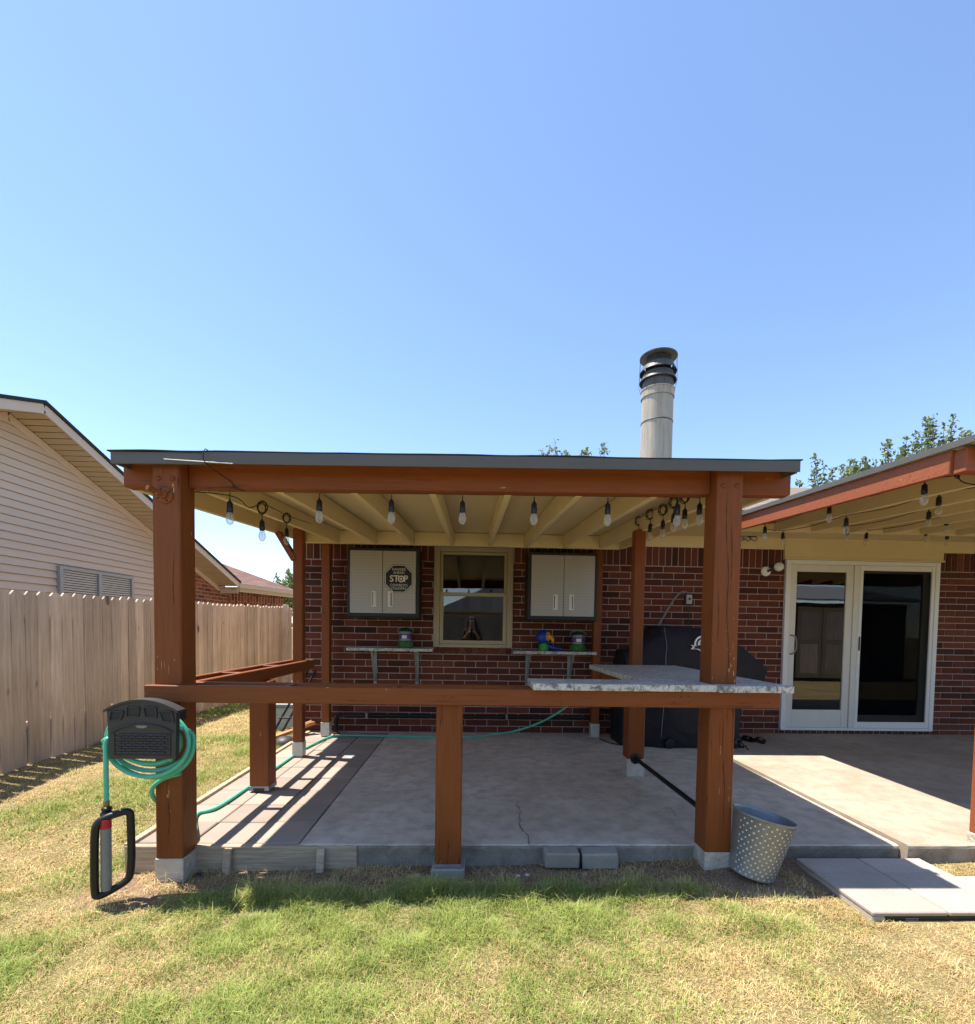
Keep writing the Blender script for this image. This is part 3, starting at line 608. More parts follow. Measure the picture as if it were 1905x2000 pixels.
MB().bar(atY(320, 896.5, 2.512)+Vector((0, 0, .032)), atY(455, 905.5, 2.516)+Vector((0, 0, .028)), .006, .0035, c=.0008).build('edge_flange', M['white'], cov)
for x in (RX0, RX1-.014):
    MB().bar((x+.007, 2.542, 2.078), (x+.007, 5.46, 2.262), .013, .058, c=.001).build('drip_edge', M['drip'], cov)
MB().bar((-1.79, 4.60, 2.09), (-1.64, 4.60, 1.84), .05, .085, up=(0, 1, 0)).build('knee_brace', M['post'], cov)
# flange with stub pipe on the left post
pf = thing('pipe_hook', (LPX+.07, FY, 1.87), 'painted pipe flange with a short angled stub pipe high on the post', 'hook')
fl = atY(322, 967, FY); T = Matrix.Translation((fl.x, FY, fl.z)) @ Matrix.Rotation(R_(90), 4, 'X')
MB().lathe([(.044, -.001), (.044, .006), (.04, .009), (.022, .010), (.020, .022), (.001, .023)], 24, T).build('flange', M['beam'], pf, True)
for k in range(4):
    a = k*math.pi/2+.5; MB().lathe([(.006, .008), (.005, .011), (.001, .012)], 8, T @ Matrix.Translation((.032*math.cos(a), .032*math.sin(a), 0))).build('screw', M['blackiron'], pf)
MB().tube([(fl.x, FY-.015, fl.z), (fl.x-.012, FY-.035, fl.z+.006), (fl.x-.034, FY-.085, fl.z+.014)], .0125, 12).build('stub_pipe', M['beam'], pf, True)
# black iron foot rail between the right-hand posts
fr_ = thing('foot_rail', (1.38, 3.4, .15), 'black iron pipe foot rail flanged between the two square posts', 'foot rail')
T = Matrix.Translation((1.385, 4.0, .155)) @ Matrix.Rotation(R_(90), 4, 'X')
MB().lathe([(.045, -.001), (.045, .007), (.024, .011), (.022, .03), (.001, .031)], 20, T).build('flange', M['blackiron'], fr_, True)
for k in range(4): a = k*math.pi/2+.78; MB().lathe([(.005, .007), (.001, .011)], 8, T @ Matrix.Translation((.034*math.cos(a), .034*math.sin(a), 0))).build('screw', M['galv'], fr_)
MB().tube([(1.385, 3.98, .155), (1.355, 2.715, .185)], .0165, 12).build('pipe', M['blackiron'], fr_, True)

# ------------------------------------------------------------------ bar counter
bar = thing('bar_counter', (0, 2.6, -0.1), 'brown L-shaped outdoor bar frame with loose white granite tops', 'bar')
RT_ = .901; rx0 = atY(280, 1345, 2.54).x; rx1 = atY(1525.5, 1365, 2.54).x
fr0 = B('front_rail', M['beam'], bar, rx0, rx1, 2.541, 2.5785, RT_-.088, RT_, c=.004)
chips(fr0, [(755, 1346, .006, .003), (770, 1342, .004, .002), (284, 1355, .003, .004), (1090, 1375, .002, .002), (640, 1343, .012, .002)], 2.541)
for u, v in ((868, 1361), (885, 1361), (1095, 1357), (1095, 1372), (1317, 1360), (1330, 1360), (1346, 1360), (1317, 1372), (1346, 1372), (1502, 1373), (600, 1366)):
    p = atY(u, v, 2.541); MB().lathe([(.0035, 0), (.003, .001), (.0005, .0014)], 8, Matrix.Translation((p.x, 2.541, p.z)) @ Matrix.Rotation(R_(90), 4, 'X')).build('screw', M['blackiron'], fr0)
B('inner_rail', M['beam'], bar, LPX, RPX+.14, 2.7215, 2.758, RT_-.088, RT_-.002, c=.004)
for x in (-1.0, -.43, .25): B('rung', M['beam'], bar, x, x+.038, 2.579, 2.721, RT_-.088, RT_-.004, c=.003)
mp = post(bar, atY(850, 1600, 2.585).x, 2.585, .14, -.058, RT_-.0885, 0); B('post_base', M['galv'], mp, atY(850, 1600, 2.585).x-.003, atY(850, 1600, 2.585).x+.143, 2.582, 2.728, -.075, -.055, c=.002)
kp = post(bar, atY(487, 1500, 3.585).x, 3.585, .14, .03, RT_-.0885, 0)
kx = atY(487, 1500, 3.585).x
B('post_base', M['galv'], kp, kx-.003, kx+.143, 3.582, 3.728, .004, .04, c=.002); B('post_base', M['black'], kp, kx+.03, kx+.11, 3.5805, 3.5818, -.004, .026, c=0)
# left ladder frame
B('side_rail', M['beam'], bar, -1.548, -1.510, 2.7585, 4.76, RT_-.088, RT_, c=.004); B('side_rail', M['beam'], bar, -1.715, -1.677, 2.7215, 4.76, RT_-.088, RT_-.001, c=.004)
for y in (3.33, 3.98, 4.715): B('rung', M['beam'], bar, -1.6765, -1.5485, y, y+.038, RT_-.088, RT_-.003, c=.003)
# right frame and granite
B('side_rail', M['beam'], bar, 1.06, 1.098, 2.759, 3.95, RT_-.088, RT_-.001, c=.004); B('side_rail', M['beam'], bar, 1.59, 1.628, 2.579, 3.99, RT_-.088, RT_-.001, c=.004)
B('end_rail', M['beam'], bar, 1.099, 1.589, 3.95, 3.988, RT_-.088, RT_-.002, c=.004)
gt = RT_+.0005; th = .036
def gslab(x0, x1, y0, y1, dz=0, dy=0): B('counter_slab', M['granite'], bar, x0, x1, y0, y1, gt+dz, gt+dz+th, c=.003)
fx = lambda u: atY(u, 1345, 2.505).x
us = [1041, 1121.5, 1237.5, 1320.5, 1403.5]
for i, (a, b) in enumerate(zip(us[:-1], us[1:])): gslab(fx(a)+.001, fx(b)-.001, 2.505+random.uniform(-.003, .003), 2.765 if i < 2 else 2.5795, random.uniform(0, .001))
gslab(fx(1404.5), fx(1454.5), 2.492, 2.5795, 0.0); gslab(fx(1456), fx(1552), 2.503, 2.765)
gslab(fx(1238)+.001, RPX-.002, 2.581, 2.765); gslab(.975, 1.312, 2.768, 3.995, .001); gslab(1.3135, 1.69, 2.769, 3.995, .0015)

# ------------------------------------------------------------------ second patio cover, before the sliding door
c2 = thing('patio_cover', (2.7, 2.65, -0.1), 'cream-raftered patio cover with orange-brown fascia before the sliding door', 'patio cover')
EX = 2.715
MB().bar((EX, 2.72, 2.2015), (EX, 4.90, 2.332), .038, .135, c=.004).build('side_fascia', M['fascia'], c2)
for x in np.arange(EX+.385, 8.2, .385): MB().bar((x, 2.731, 2.2), (x, 4.94, 2.333), .038, .132, c=.003).build('rafter', M['cream'], c2)
B('ledger', M['cream'], c2, EX, 8.2, 4.945, 4.98, 2.262, 2.352)
B('beam', M['fascia'], c2, EX+.0, 8.2, 2.645, 2.7185, 2.13, 2.26, c=.004)
B('front_fascia', M['fascia'], c2, EX+.055, 8.2, 2.575, 2.61, 2.19, 2.285, c=.004)
a = [(EX-.03, 2.56, 2.276), (8.2, 2.56, 2.276), (8.2, 4.95, 2.416), (EX-.03, 4.95, 2.416)]
MB().add(a+[(x, y, z+.014) for x, y, z in a], [(3, 2, 1, 0), (4, 5, 6, 7), (0, 1, 5, 4), (1, 2, 6, 5), (2, 3, 7, 6), (3, 0, 4, 7)]).build('roof_deck', M['ply'], c2)
b = [(x, y, z+.016) for x, y, z in a]
MB().add(b+[(x, y, z+.006) for x, y, z in b], [(3, 2, 1, 0), (4, 5, 6, 7), (0, 1, 5, 4), (1, 2, 6, 5), (2, 3, 7, 6), (3, 0, 4, 7)]).build('roofing', M['roofing'], c2)
MB().bar((EX-.036, 2.552, 2.277), (EX-.036, 4.95, 2.417), .010, .038, c=.001).build('drip_edge', M['drip'], c2)
B('drip_edge', M['drip'], c2, EX-.036, 8.2, 2.548, 2.558, 2.256, 2.296, c=.001)
px0 = atY(1893, 1600, 2.715).x
post(c2, px0, 2.575, .14, -.04, 2.129, .12, -.09, 'fascia')
post(c2, px0+2.6, 2.575, .14, -.04, 2.129, .12, -.09, 'fascia')

# ------------------------------------------------------------------ string lights
def lightstring(lab, grp=None):
    return thing('string_lights', (0, 3, 2.0), lab, 'string lights')
def bulb(par, x, y, z, drop=.05, s=1.0):                        # z: where the drop cord leaves the string; the socket hangs below
    k = MB().lathe([(.013*s, -.062*s), (.0165*s, -.058*s), (.0165*s, -.03*s), (.015*s, -.027*s), (.0155*s, -.008*s), (.011*s, 0), (.006*s, .004*s), (.004*s, .012*s)], 14, Matrix.Translation((x, y, z-drop))).tube([(x, y, z), (x, y, z-drop+.006)], .0028, 6)
    o = k.build('socket', M['black'], par, True)
    MB().lathe([(.002*s, -.128*s), (.012*s, -.124*s), (.019*s, -.112*s), (.0215*s, -.098*s), (.020*s, -.084*s), (.015*s, -.07*s), (.0125*s, -.06*s)], 16, Matrix.Translation((x, y, z-drop)), False).build('bulb', M['bulb'], o, True)
    MB().tube([(x-.004, y, z-drop-.065), (x-.004, y, z-drop-.095), (x+.004, y, z-drop-.1), (x+.004, y, z-drop-.065)], .0009, 4).build('filament', M['brass'], o)
def loops(par, x, y, z, r, n=3, ax='X'):
    P = []
    for i in range(n*14+1):
        a = 2*math.pi*i/14; rr_ = r*(1+.12*math.sin(i*.7)); P.append((x+rr_*.75*math.cos(a)+.004*math.sin(i*.3), y+.012*(i/(n*14)-.5)*2, z-r*.6+rr_*math.sin(a)))
    MB().tube(P, .003, 6).build('cord_loop', M['black'], par, True)
sg1 = lightstring('black cord of clear bulbs hung under the bar cover beam and rafters')
pts = []
fb = [(449, 960), (624, 962), (765, 964), (904, 965), (1044, 966), (1188, 967), (1324, 969)]     # bulbs along the front beam (cord exit)
for u, v in fb:
    p = atY(u, v, 2.742); bulb(sg1, p.x, p.y, 1.966, .035 if u > 500 else .05, .98)
lf = [(512, 992, 3.0, .024), (560, 1017, 3.75, .024)]
pl = []
for u, v, y, r in lf:
    p = atY(u, v-16, y); pl.append(p); loops(sg1, p.x, p.y, p.z, .035); bulb(sg1, p.x, p.y, p.z-.055, .045, .95)
p0 = atY(449, 958, 2.745)
MB().tube(curve_pts([(-1.70, 2.745, 1.98), p0, (p0.x+.07, 2.82, p0.z-.045), pl[0], (pl[0].x-.02, 3.35, pl[0].z+.03), pl[1], (pl[1].x, 4.3, pl[1].z+.05)]), .003, 6).build('cord', M['black'], sg1, True)
rb = [(1367, 966, 2.86), (1338, 976, 3.05), (1316, 985, 3.3), (1295, 998, 3.5), (1270, 1005, 3.8), (1248, 1016, 4.1)]
pr = []
for i, (u, v, y) in enumerate(rb):
    p = atY(u, v-14+i*2, y); pr.append(p); loops(sg1, p.x, p.y, p.z, .036); bulb(sg1, p.x+.004, p.y, p.z-.05, .05, .97)
MB().tube(curve_pts([(RPX-.02, 2.75, 1.975)]+pr, 6), .003, 6).build('cord', M['black'], sg1, True)
fbx = [atY(u, v, 2.742).x for u, v in fb]
MB().tube(curve_pts([(x, 2.742, 1.972) for x in [fbx[0]-.06]+fbx+[RPX-.02]], 3), .003, 6).build('cord', M['black'], sg1, True)
pw = atY(397, 880, 2.50); MB().tube(curve_pts([(pw.x, 2.56, 2.121), (pw.x, 2.513, 2.116), (pw.x+.004, 2.514, 2.05), (pw.x+.06, 2.648, 2.0), (pw.x+.085, 2.65, 1.964), (pw.x+.12, 2.74, 1.97)]), .0025, 6).build('cord', M['black'], sg1, True)
sg2 = thing('string_lights', (3.5, 4, 2.1), 'black cord of clear bulbs hung under the cover by the sliding door', 'string lights')
z2 = lambda y: 2.105+(y-2.72)*.0688
B2 = [[(1807, 946, 3.02), (1621, 989, 3.86), (1495, 1030, 4.68)], [(1835, 970, 3.35), (1654, 1013, 3.9), (1530, 1042, 4.85)], [(1815, 1000, 4.0), (1655, 1034, 4.8)], [(1850, 1014, 4.3), (1693, 1042, 4.95)], [(1809, 1036, 4.95), (1851, 1043, 5.0)]]
for row in B2:
    P = []
    for u, v, y in row:
        p = atY(u, v-4, y); P.append(Vector((p.x, p.y, p.z+.01))); bulb(sg2, p.x, p.y, p.z+.006, .02, 1.02)
    Q = [P[0]+Vector((.35, -.25, .02))]
    for a, b in zip(P[:-1], P[1:]): Q += [a, (a+b)/2+Vector((0, 0, -.02))]
    Q += [P[-1], P[-1]+Vector((-.12, .1, .03))]
    MB().tube(curve_pts(Q, 5), .0028, 6).build('cord', M['black'], sg2, True)
p = atY(1868, 932, 2.80); MB().tube(curve_pts([(p.x, 2.80, p.z+.01), (p.x+.08, 2.82, p.z-.025), (p.x+.3, 2.85, p.z-.03), (p.x+.6, 2.87, p.z+.01)]), .004, 6).build('cord', M['black'], sg2, True)
loops(sg2, p.x+.01, 2.80, p.z+.02, .016, 2)

def settle(root):
    for o in root.children_recursive:
        if o.type != 'MESH': continue
        for v_ in o.data.vertices:
            x, y, z = v_.co
            if z > 1.7: t_ = min(1, max(0, (y-2.55)/2.85)); v_.co.z += (.0125*x-.013)*(1-t_)-.006*t_
settle(cov); settle(sg1)
# ------------------------------------------------------------------ wall cabinets and sign
def cabinet(u0, u1, v0, v1, seam, hu, label, ls):
    yf = 5.40; a = atY(u0, v0, yf); b = atY(u1, v1, yf); x0, x1, z0, z1 = a.x, b.x, b.z, a.z
    t = thing('wall_cabinet', ((x0+x1)/2, W, z0), label, 'cabinet', 'garage cabinets on the brick wall')
    B('body', M['cabbody'], t, x0, x1, yf+.012, W-.002, z0, z1, c=.004)
    B('base_lip', M['cabbody'], t, x0-.008, x1+.008, yf-.005, yf+.2, z0-.012, z0-.0005, c=.003)
    xs_ = atY(seam, (v0+v1)/2, yf).x
    for i, (c, d) in enumerate(((x0+.035, xs_-.002), (xs_+.002, x1-.035))):
        dd = B('door', M['cabdoor'], t, c, d, yf-.006, yf+.0115, z0+.04, z1-.035, c=.003)
        hx = (xs_-.115) if i == 0 else (xs_+.062)
        zz = z0+.11
        MB().box(hx, hx+.05, yf-.012, yf-.0065, zz, zz+.17, .002).build('handle_plate', M['white'], dd)
        B('handle_slot', M['charcoal'], dd, hx+(.008 if i == 0 else .03), hx+(.016 if i == 0 else .04), yf-.0128, yf-.0122, zz+.012, zz+.158, c=0)
        B('handle_grip', M['textw'], dd, hx+(.018 if i == 0 else .008), hx+(.042 if i == 0 else .029), yf-.019, yf-.0125, zz+.014, zz+.156, c=.002)
    MB().lathe([(.008, 0), (.008, .004), (.003, .005)], 12, Matrix.Translation((xs_+.02, yf-.006, z0+.075)) @ Matrix.Rotation(R_(90), 4, 'X')).build('lock', M['galv'], t)
    return t, (x0, x1, z0, z1, yf, xs_)
c_a, ga = cabinet(678, 818, 1068, 1206, 747.5, 0, 'silver wall cabinet carrying an octagonal black sign on one door', 1)
c_b, gb = cabinet(1033, 1166, 1077, 1212, 1101.5, 0, 'silver wall cabinet without a sign, above the parrot figurine', 1)
sc = atY(779.5, 1130.5, ga[4]); sg = thing('octagon_sign', (sc.x, ga[4]-.007, sc.z-.15), 'black octagonal sign lettered STOP in white on a cabinet door', 'sign')
oc = lambda r: [(r*math.cos(R_(22.5+45*k)), r*math.sin(R_(22.5+45*k))) for k in range(8)]
ys_ = ga[4]-.0062
MB().prism(oc(.166), XY((sc.x, ys_-.003, sc.z)), .003).build('plate', M['navy'], sg, recalc=True)
o1, o2 = oc(.161), oc(.154); V = [(sc.x+x, ys_-.0034, sc.z+z) for x, z in o1+o2]
MB().add(V, [(k, (k+1) % 8, 8+(k+1) % 8, 8+k) for k in range(8)]).build('border', M['textw'], sg)
for tx, sz, dz, bo, sq in (('DANGER', .037, .100, 0.0, 1.0), ('AHEAD', .037, .064, 0.0, 1.0), ('ST  P', .100, -.003, .0018, .93), ('COWBOYS', .040, -.073, 0.0, .96), ('COUNTRY', .036, -.108, 0.0, .96)):
    textmesh(tx, sz, 'lettering', M['textw'], sg, (sc.x, ys_-.0040, sc.z+dz), bo, sq)
T = XY((sc.x+.0255, ys_-.0042, sc.z-.002)); R0 = [(.037*math.cos(R_(k*15)), .037*math.sin(R_(k*15))) for k in range(24)]; st5 = [((.020 if k % 2 == 0 else .009)*math.cos(R_(90+36*k)), (.020 if k % 2 == 0 else .009)*math.sin(R_(90+36*k))) for k in range(10)]
V = [(sc.x+.0255+x, ys_-.0042, sc.z-.002+z) for x, z in R0]+[(sc.x+.0255+x*.63, ys_-.0042, sc.z-.002+z*.63) for x, z in R0]
MB().add(V, [(k, (k+1) % 24, 24+(k+1) % 24, 24+k) for k in range(24)]).build('letter_ring', M['textw'], sg)
MB().add([(sc.x+.0255+x, ys_-.0043, sc.z-.002+z) for x, z in st5], [tuple(range(10))]).build('star', M['textw'], sg)

# ------------------------------------------------------------------ shelves with things on them
def shelf(u0, u1, v, bus, label):
    yf = 5.46; a = atY(u0, v, yf); b = atY(u1, v, yf); z = (a.z+b.z)/2
    t = thing('wall_shelf', ((a.x+b.x)/2, W, z-.4), label, 'shelf', 'granite wall shelves')
    xm_ = a.x+(b.x-a.x)*.53
    B('shelf_slab', M['granite'], t, a.x, xm_-.001, yf, W-.003, z-.034, z, c=.003); B('shelf_slab', M['granite'], t, xm_+.001, b.x, yf+.004, W-.003, z-.034, z-.001, c=.003)
    for u in bus:
        x = atY(u, v+20, 5.5).x
        k = MB().box(x-.019, x+.019, W-.008, W-.001, z-.43, z-.035, .002).box(x-.019, x+.019, yf+.02, W-.009, z-.044, z-.0345, .002)
        k.bar((x, W-.012, z-.40), (x, yf+.05, z-.05), .024, .010, c=.002, up=(0, 1, 0.5)); k.build('bracket', M['galv'], t)
        for dz in (.09, .2, .35): MB().lathe([(.005, 0), (.001, .004)], 8, Matrix.Translation((x, W-.008, z-dz)) @ Matrix.Rotation(R_(90), 4, 'X')).build('screw', M['blackiron'], t)
    return z
zs1 = shelf(676, 845, 1266, (726, 811), 'white granite wall shelf holding one green jar beneath the signed cabinet')
zs2 = shelf(1003, 1167, 1272.5, (1034, 1119), 'white granite wall shelf holding the parrot figurine and a green jar')
GJ = plain('green_jar_plastic', (0.035, 0.13, 0.025), 0.25, scale=40); GL = plain('pale_clear_plastic', (0.25, 0.30, 0.27), 0.15); PL = plain('purple_label', (0.13, 0.05, 0.22), 0.4); GD = plain('dark_green_plastic', (0.02, 0.06, 0.018), 0.35)
def jar(u, zb, y, label):
    p = atY(u, 1250, y); t = thing('feeder_jar', (p.x, y, zb), label, 'jar', 'green jars with purple labels'); T = Matrix.Translation((p.x, y, zb))
    k = MB().lathe([(.078, .001), (.082, .006), (.078, .07), (.070, .082), (.066, .085)], 24, T)
    for i in range(24): a = 2*math.pi*i/24; k.tube([(p.x+.082*math.cos(a), y+.082*math.sin(a), zb+.004), (p.x+.077*math.cos(a), y+.077*math.sin(a), zb+.072)], .006, 5)
    k.build('base', GJ, t, True)
    MB().lathe([(.066, .085), (.068, .09), (.068, .175), (.06, .19)], 24, T).build('jar_body', GL, t, True)
    MB().lathe([(.0692, .105), (.0692, .165)], 24, T, False).build('label_band', PL, t, True)
    kk = MB(); ang = [R_(-115+i*9) for i in range(6)]; V = [(p.x+.0698*math.cos(a), y+.0698*math.sin(a), z) for z in (zb+.11, zb+.145) for a in ang]; kk.add(V, [(i, i+1, 7+i, 6+i) for i in range(5)]); kk.build('label_print', M['textw'], t)
    MB().lathe([(.075, .188), (.077, .195), (.06, .215), (.03, .222), (.01, .235)], 24, T).build('lid', GD, t, True)
    MB().tube(curve_pts([(p.x-.072, y, zb+.17), (p.x-.09, y, zb+.205), (p.x-.03, y-.01, zb+.238), (p.x+.05, y, zb+.228), (p.x+.09, y, zb+.205), (p.x+.075, y, zb+.17)]), .003, 6).build('wire_handle', M['galv'], t, True)
jar(792, zs1, 5.57, 'green jar with purple label standing alone on a granite shelf'); jar(1129, zs2, 5.57, 'green jar with purple label standing beside the parrot figurine')
pb = atY(1063, 1250, 5.58); pa = thing('parrot_figurine', (pb.x, 5.58, zs2), 'blue parrot figurine with orange beak and green base', 'figurine')
PB = plain('parrot_blue', (0.012, 0.045, 0.30), 0.3); PG = plain('parrot_green', (0.03, 0.28, 0.035), 0.3); PY = plain('parrot_yellow', (0.55, 0.33, 0.03), 0.35); PO = plain('parrot_beak', (0.75, 0.30, 0.03), 0.3)
def blob(prof, T, n=20): return MB().lathe(prof, n, T)
T = Matrix.Translation((pb.x-.005, 5.58, zs2))
blob([(.058, .001), (.062, .01), (.056, .035), (.05, .075), (.046, .09)], T).build('base', PG, pa, True)
sph = lambda r, n=12: [(max(.001, r*math.sin(math.pi*i/n)), -r*math.cos(math.pi*i/n)) for i in range(n+1)]
MB().lathe(sph(1), 24, T @ Matrix.Translation((-.008, 0, .155)) @ Matrix.Diagonal((.082, .075, .088, 1))).build('head', PB, pa, True)
MB().lathe(sph(1), 20, T @ Matrix.Translation((.042, -.045, .165)) @ Matrix.Rotation(R_(35), 4, 'Z') @ Matrix.Diagonal((.035, .03, .052, 1))).build('face_patch', PY, pa, True)
bk = curve_pts([(pb.x+.03, 5.52, zs2+.168), (pb.x+.075, 5.515, zs2+.15), (pb.x+.092, 5.515, zs2+.115), (pb.x+.075, 5.52, zs2+.10)], 6)
MB().tube(bk, [.034-.0295*i/(len(bk)-1) for i in range(len(bk))], 14).build('beak', PO, pa, True)
MB().lathe(sph(1, 8), 12, T @ Matrix.Translation((.035, -.073, .185)) @ Matrix.Scale(.009, 4)).build('eye', M['black'], pa, True)
tl_ = curve_pts([(pb.x+.03, 5.59, zs2+.06), (pb.x+.1, 5.59, zs2+.035), (pb.x+.22, 5.59, zs2+.018)], 6)
MB().tube(tl_, [.03, .032, .032, .03, .029, .028, .026, .025, .023, .021, .019, .017, .014][:len(tl_)], 12).build('tail', PB, pa, True)

# ------------------------------------------------------------------ wall fittings
ob = atY(1344, 1171, W); t = thing('outlet_box', (ob.x, W, ob.z), 'grey weatherproof outlet box with a cable on the brick wall', 'outlet')
B('box', M['charcoal'], t, ob.x-.05, ob.x+.036, W-.035, W-.001, ob.z-.06, ob.z+.055); B('cover', plain('light_grey_plastic', (.42, .42, .40), .4), t, ob.x-.034, ob.x+.032, W-.045, W-.0355, ob.z-.055, ob.z+.055)
MB().lathe([(.016, 0), (.015, .004), (.002, .005)], 16, Matrix.Translation((ob.x, W-.045, ob.z+.005)) @ Matrix.Rotation(R_(90), 4, 'X')).build('socket', M['charcoal'], t)
P = [(ob.x-.01, W-.03, ob.z+.075)]+[tuple(atY(u, v, W-.03-.012*i)) for i, (u, v) in enumerate([(1334, 1156), (1322, 1164), (1309, 1183), (1297, 1204), (1286, 1224)])]
P.append((P[-1][0]-.02, W-.1, P[-1][2]-.15)); MB().tube(curve_pts(P), .011, 10).build('conduit', M['greyplastic'], t, True)
MB().tube([(ob.x+.008, W-.02, ob.z-.06), (ob.x+.004, W-.02, ob.z-.35)], .003, 6).build('cord', M['charcoal'], t)
fl_ = atY(1496, 1116, W); t = thing('flood_light', (fl_.x, W, fl_.z), 'white swivel floodlight on the brick beside the sliding door', 'light')
Rx = Matrix.Rotation(R_(90), 4, 'X')
MB().lathe([(.058, 0), (.056, .012), (.03, .022), (.02, .024)], 24, Matrix.Translation((fl_.x, W, fl_.z)) @ Rx).build('base', M['white'], t, True)
MB().tube([(fl_.x+.01, W-.02, fl_.z), (fl_.x+.05, W-.06, fl_.z+.02), (fl_.x+.085, W-.075, fl_.z+.03)], .014, 10).build('arm', M['charcoal'], t, True)
MB().lathe([(.018, -.06), (.026, -.045), (.048, .02), (.05, .05), (.045, .056), (.001, .066)], 24, Matrix.Translation((fl_.x+.105, W-.085, fl_.z+.035)) @ Matrix.Rotation(R_(-32), 4, 'Z') @ Matrix.Rotation(R_(84), 4, 'X')).build('lamp_head', M['white'], t, True)
cl = atY(1460, 1049, W-.05); t = thing('caged_light', (cl.x, W, cl.z), 'black wire-caged lamp mounted on the cream frieze board', 'light')
MB().tube([(cl.x-.12, W-.06, cl.z+.02), (cl.x+.10, W-.06, cl.z+.02)], .016, 8).build('rail', M['black'], t, True)
for dx in (-.10, -.02, .06): MB().tube(curve_pts([(cl.x+dx-.03, W-.05, cl.z+.02), (cl.x+dx-.035, W-.09, cl.z-.03), (cl.x+dx, W-.11, cl.z-.055), (cl.x+dx+.035, W-.09, cl.z-.03), (cl.x+dx+.03, W-.05, cl.z+.02)]), .004, 6).build('cage_wire', M['black'], t, True)
MB().lathe(sph(.035), 14, Matrix.Translation((cl.x-.05, W-.075, cl.z-.015))).build('lamp', M['bulb'], t, True)
B('wall_plate', M['black'], t, cl.x-.13, cl.x+.11, W-.045, W-.0225, cl.z+.005, cl.z+.035)
# pipe rail along the wall foot
t = thing('pipe_rail', (-.4, W-.08, 0), 'dark iron pipe running low along the brick wall', 'pipe')
zp = .205; xa = atY(657, 1397, W-.1).x; MB().tube([(1.36, W-.1, zp), (xa+.06, W-.1, zp), (xa+.02, W-.1, zp-.005), (xa, W-.1, zp-.03), (xa, W-.1, .0)], .021, 12).build('pipe', M['blackiron'], t, True)
for c in ((xa, W-.1, zp-.045), ): MB().lathe([(.028, -.03), (.03, -.02), (.03, .03), (.026, .035)], 14, Matrix.Translation(c)).build('elbow', M['blackiron'], t, True)
MB().lathe([(.04, -.004), (.04, .006), (.025, .012)], 16, Matrix.Translation((xa, W-.1, 0))).build('flange', M['blackiron'], t, True)
xb = atY(990, 1400, W-.1).x; MB().box(xb-.012, xb+.012, W-.125, W-.001, zp-.03, zp+.03, .003).build('bracket', M['galv'], t); B('bracket', M['galv'], t, -1.2, -1.176, W-.125, W-.001, zp-.03, zp+.03)

# ------------------------------------------------------------------ covered grill
gr = thing('covered_grill', (2.3, 5.2, 0), 'pellet grill under a fitted black cloth cover', 'grill')
secs = [(1.60, 5.12, 5.50, .0, .94), (1.63, 5.08, 5.52, .0, 1.02), (1.78, 5.06, 5.54, .0, 1.04), (1.83, 5.05, 5.55, .0, 1.20), (1.93, 5.02, 5.57, .0, 1.235), (1.98, 5.0, 5.58, .0, 1.285), (2.20, 4.99, 5.58, .0, 1.28), (2.45, 4.98, 5.58, .0, 1.265), (2.68, 4.99, 5.58, .0, 1.24), (2.84, 5.0, 5.57, .0, 1.10)]
V = []; Fc = []; NS = 26
for i, (x, y0, y1, z0, z1) in enumerate(secs):
    ym = (y0+y1)/2; r = .17
    ring = [(y0+.02, .005), (y0+.012, .25), (y0-.0, .52), (y0-.005, .72), (y0-.01, z1-.30)]
    for k in range(7): a = math.pi-k*math.pi/2/6; ring.append((y0+r+r*math.cos(a), z1-r*.85+r*.85*math.sin(a)))
    rb_ = [(2*ym-y, z) for y, z in reversed(ring)]; ring = ring+rb_
    for y, z in ring: V.append((x+.008*math.sin(z*9+i), y+.010*math.sin(i*2.1+z*11), z))
    NS = len(ring)
for i in range(len(secs)-1):
    for k in range(NS-1): Fc.append((i*NS+k, (i+1)*NS+k, (i+1)*NS+k+1, i*NS+k+1))
Fc.append(tuple(range(NS))); Fc.append(tuple(range(len(secs)*NS-NS, len(secs)*NS)))
MB().add(V, Fc).build('cover', M['cover'], gr, True, recalc=True)
e0 = atY(1444, 1268, 5.1); e1 = atY(1491, 1305, 5.1); e2 = atY(1486, 1330, 5.1)          # drooping side shelf cover
hp = [(2.78, 1.08), (e0.x, e0.z+.02), (e1.x, e1.z+.005), (e1.x+.003, e1.z-.02), (e2.x, e2.z), (2.86, .60), (2.78, .6)]
MB().prism(hp, XY((0, 5.03, 0)), .44).build('shelf_cover', M['cover'], gr, recalc=True)
MB().box(1.66, 1.70, 5.2, 5.4, .02, .1, .01).box(2.66, 2.72, 4.995, 5.1, 0.0, .6, .01).build('leg', M['black'], gr)
for x in (1.74, 2.08): MB().lathe([(.01, -.02), (.05, -.018), (.055, 0), (.05, .018), (.01, .02)], 18, Matrix.Translation((x, 4.99, .056)) @ Rx).build('wheel', M['black'], gr, True)
sm = [atY(u, v, y) for u, v, y in ((1298, 1226, 5.03), (1300, 1240, 4.985), (1303, 1262, 4.968), (1301, 1285, 4.968), (1302, 1330, 4.97), (1295, 1400, 4.985), (1292, 1440, 4.99))]
MB().tube(curve_pts(sm, 4), .0028, 5).build('piping', M['greyplastic'], gr, True)
sm = [atY(u, v, 5.02) for u, v in ((1442, 1268), (1447, 1280), (1447, 1295), (1440, 1310))]; MB().tube(curve_pts(sm, 4), .0028, 5).build('piping', M['greyplastic'], gr, True)
em = atY(1373, 1258, 4.955); ey = 4.957
def arc(r0, r1, a0, a1, n=16): return [(em.x+r*math.cos(R_(a0+(a1-a0)*i/n)), ey, em.z+r*math.sin(R_(a0+(a1-a0)*i/n))) for r in (r0, r1) for i in range(n+1)]
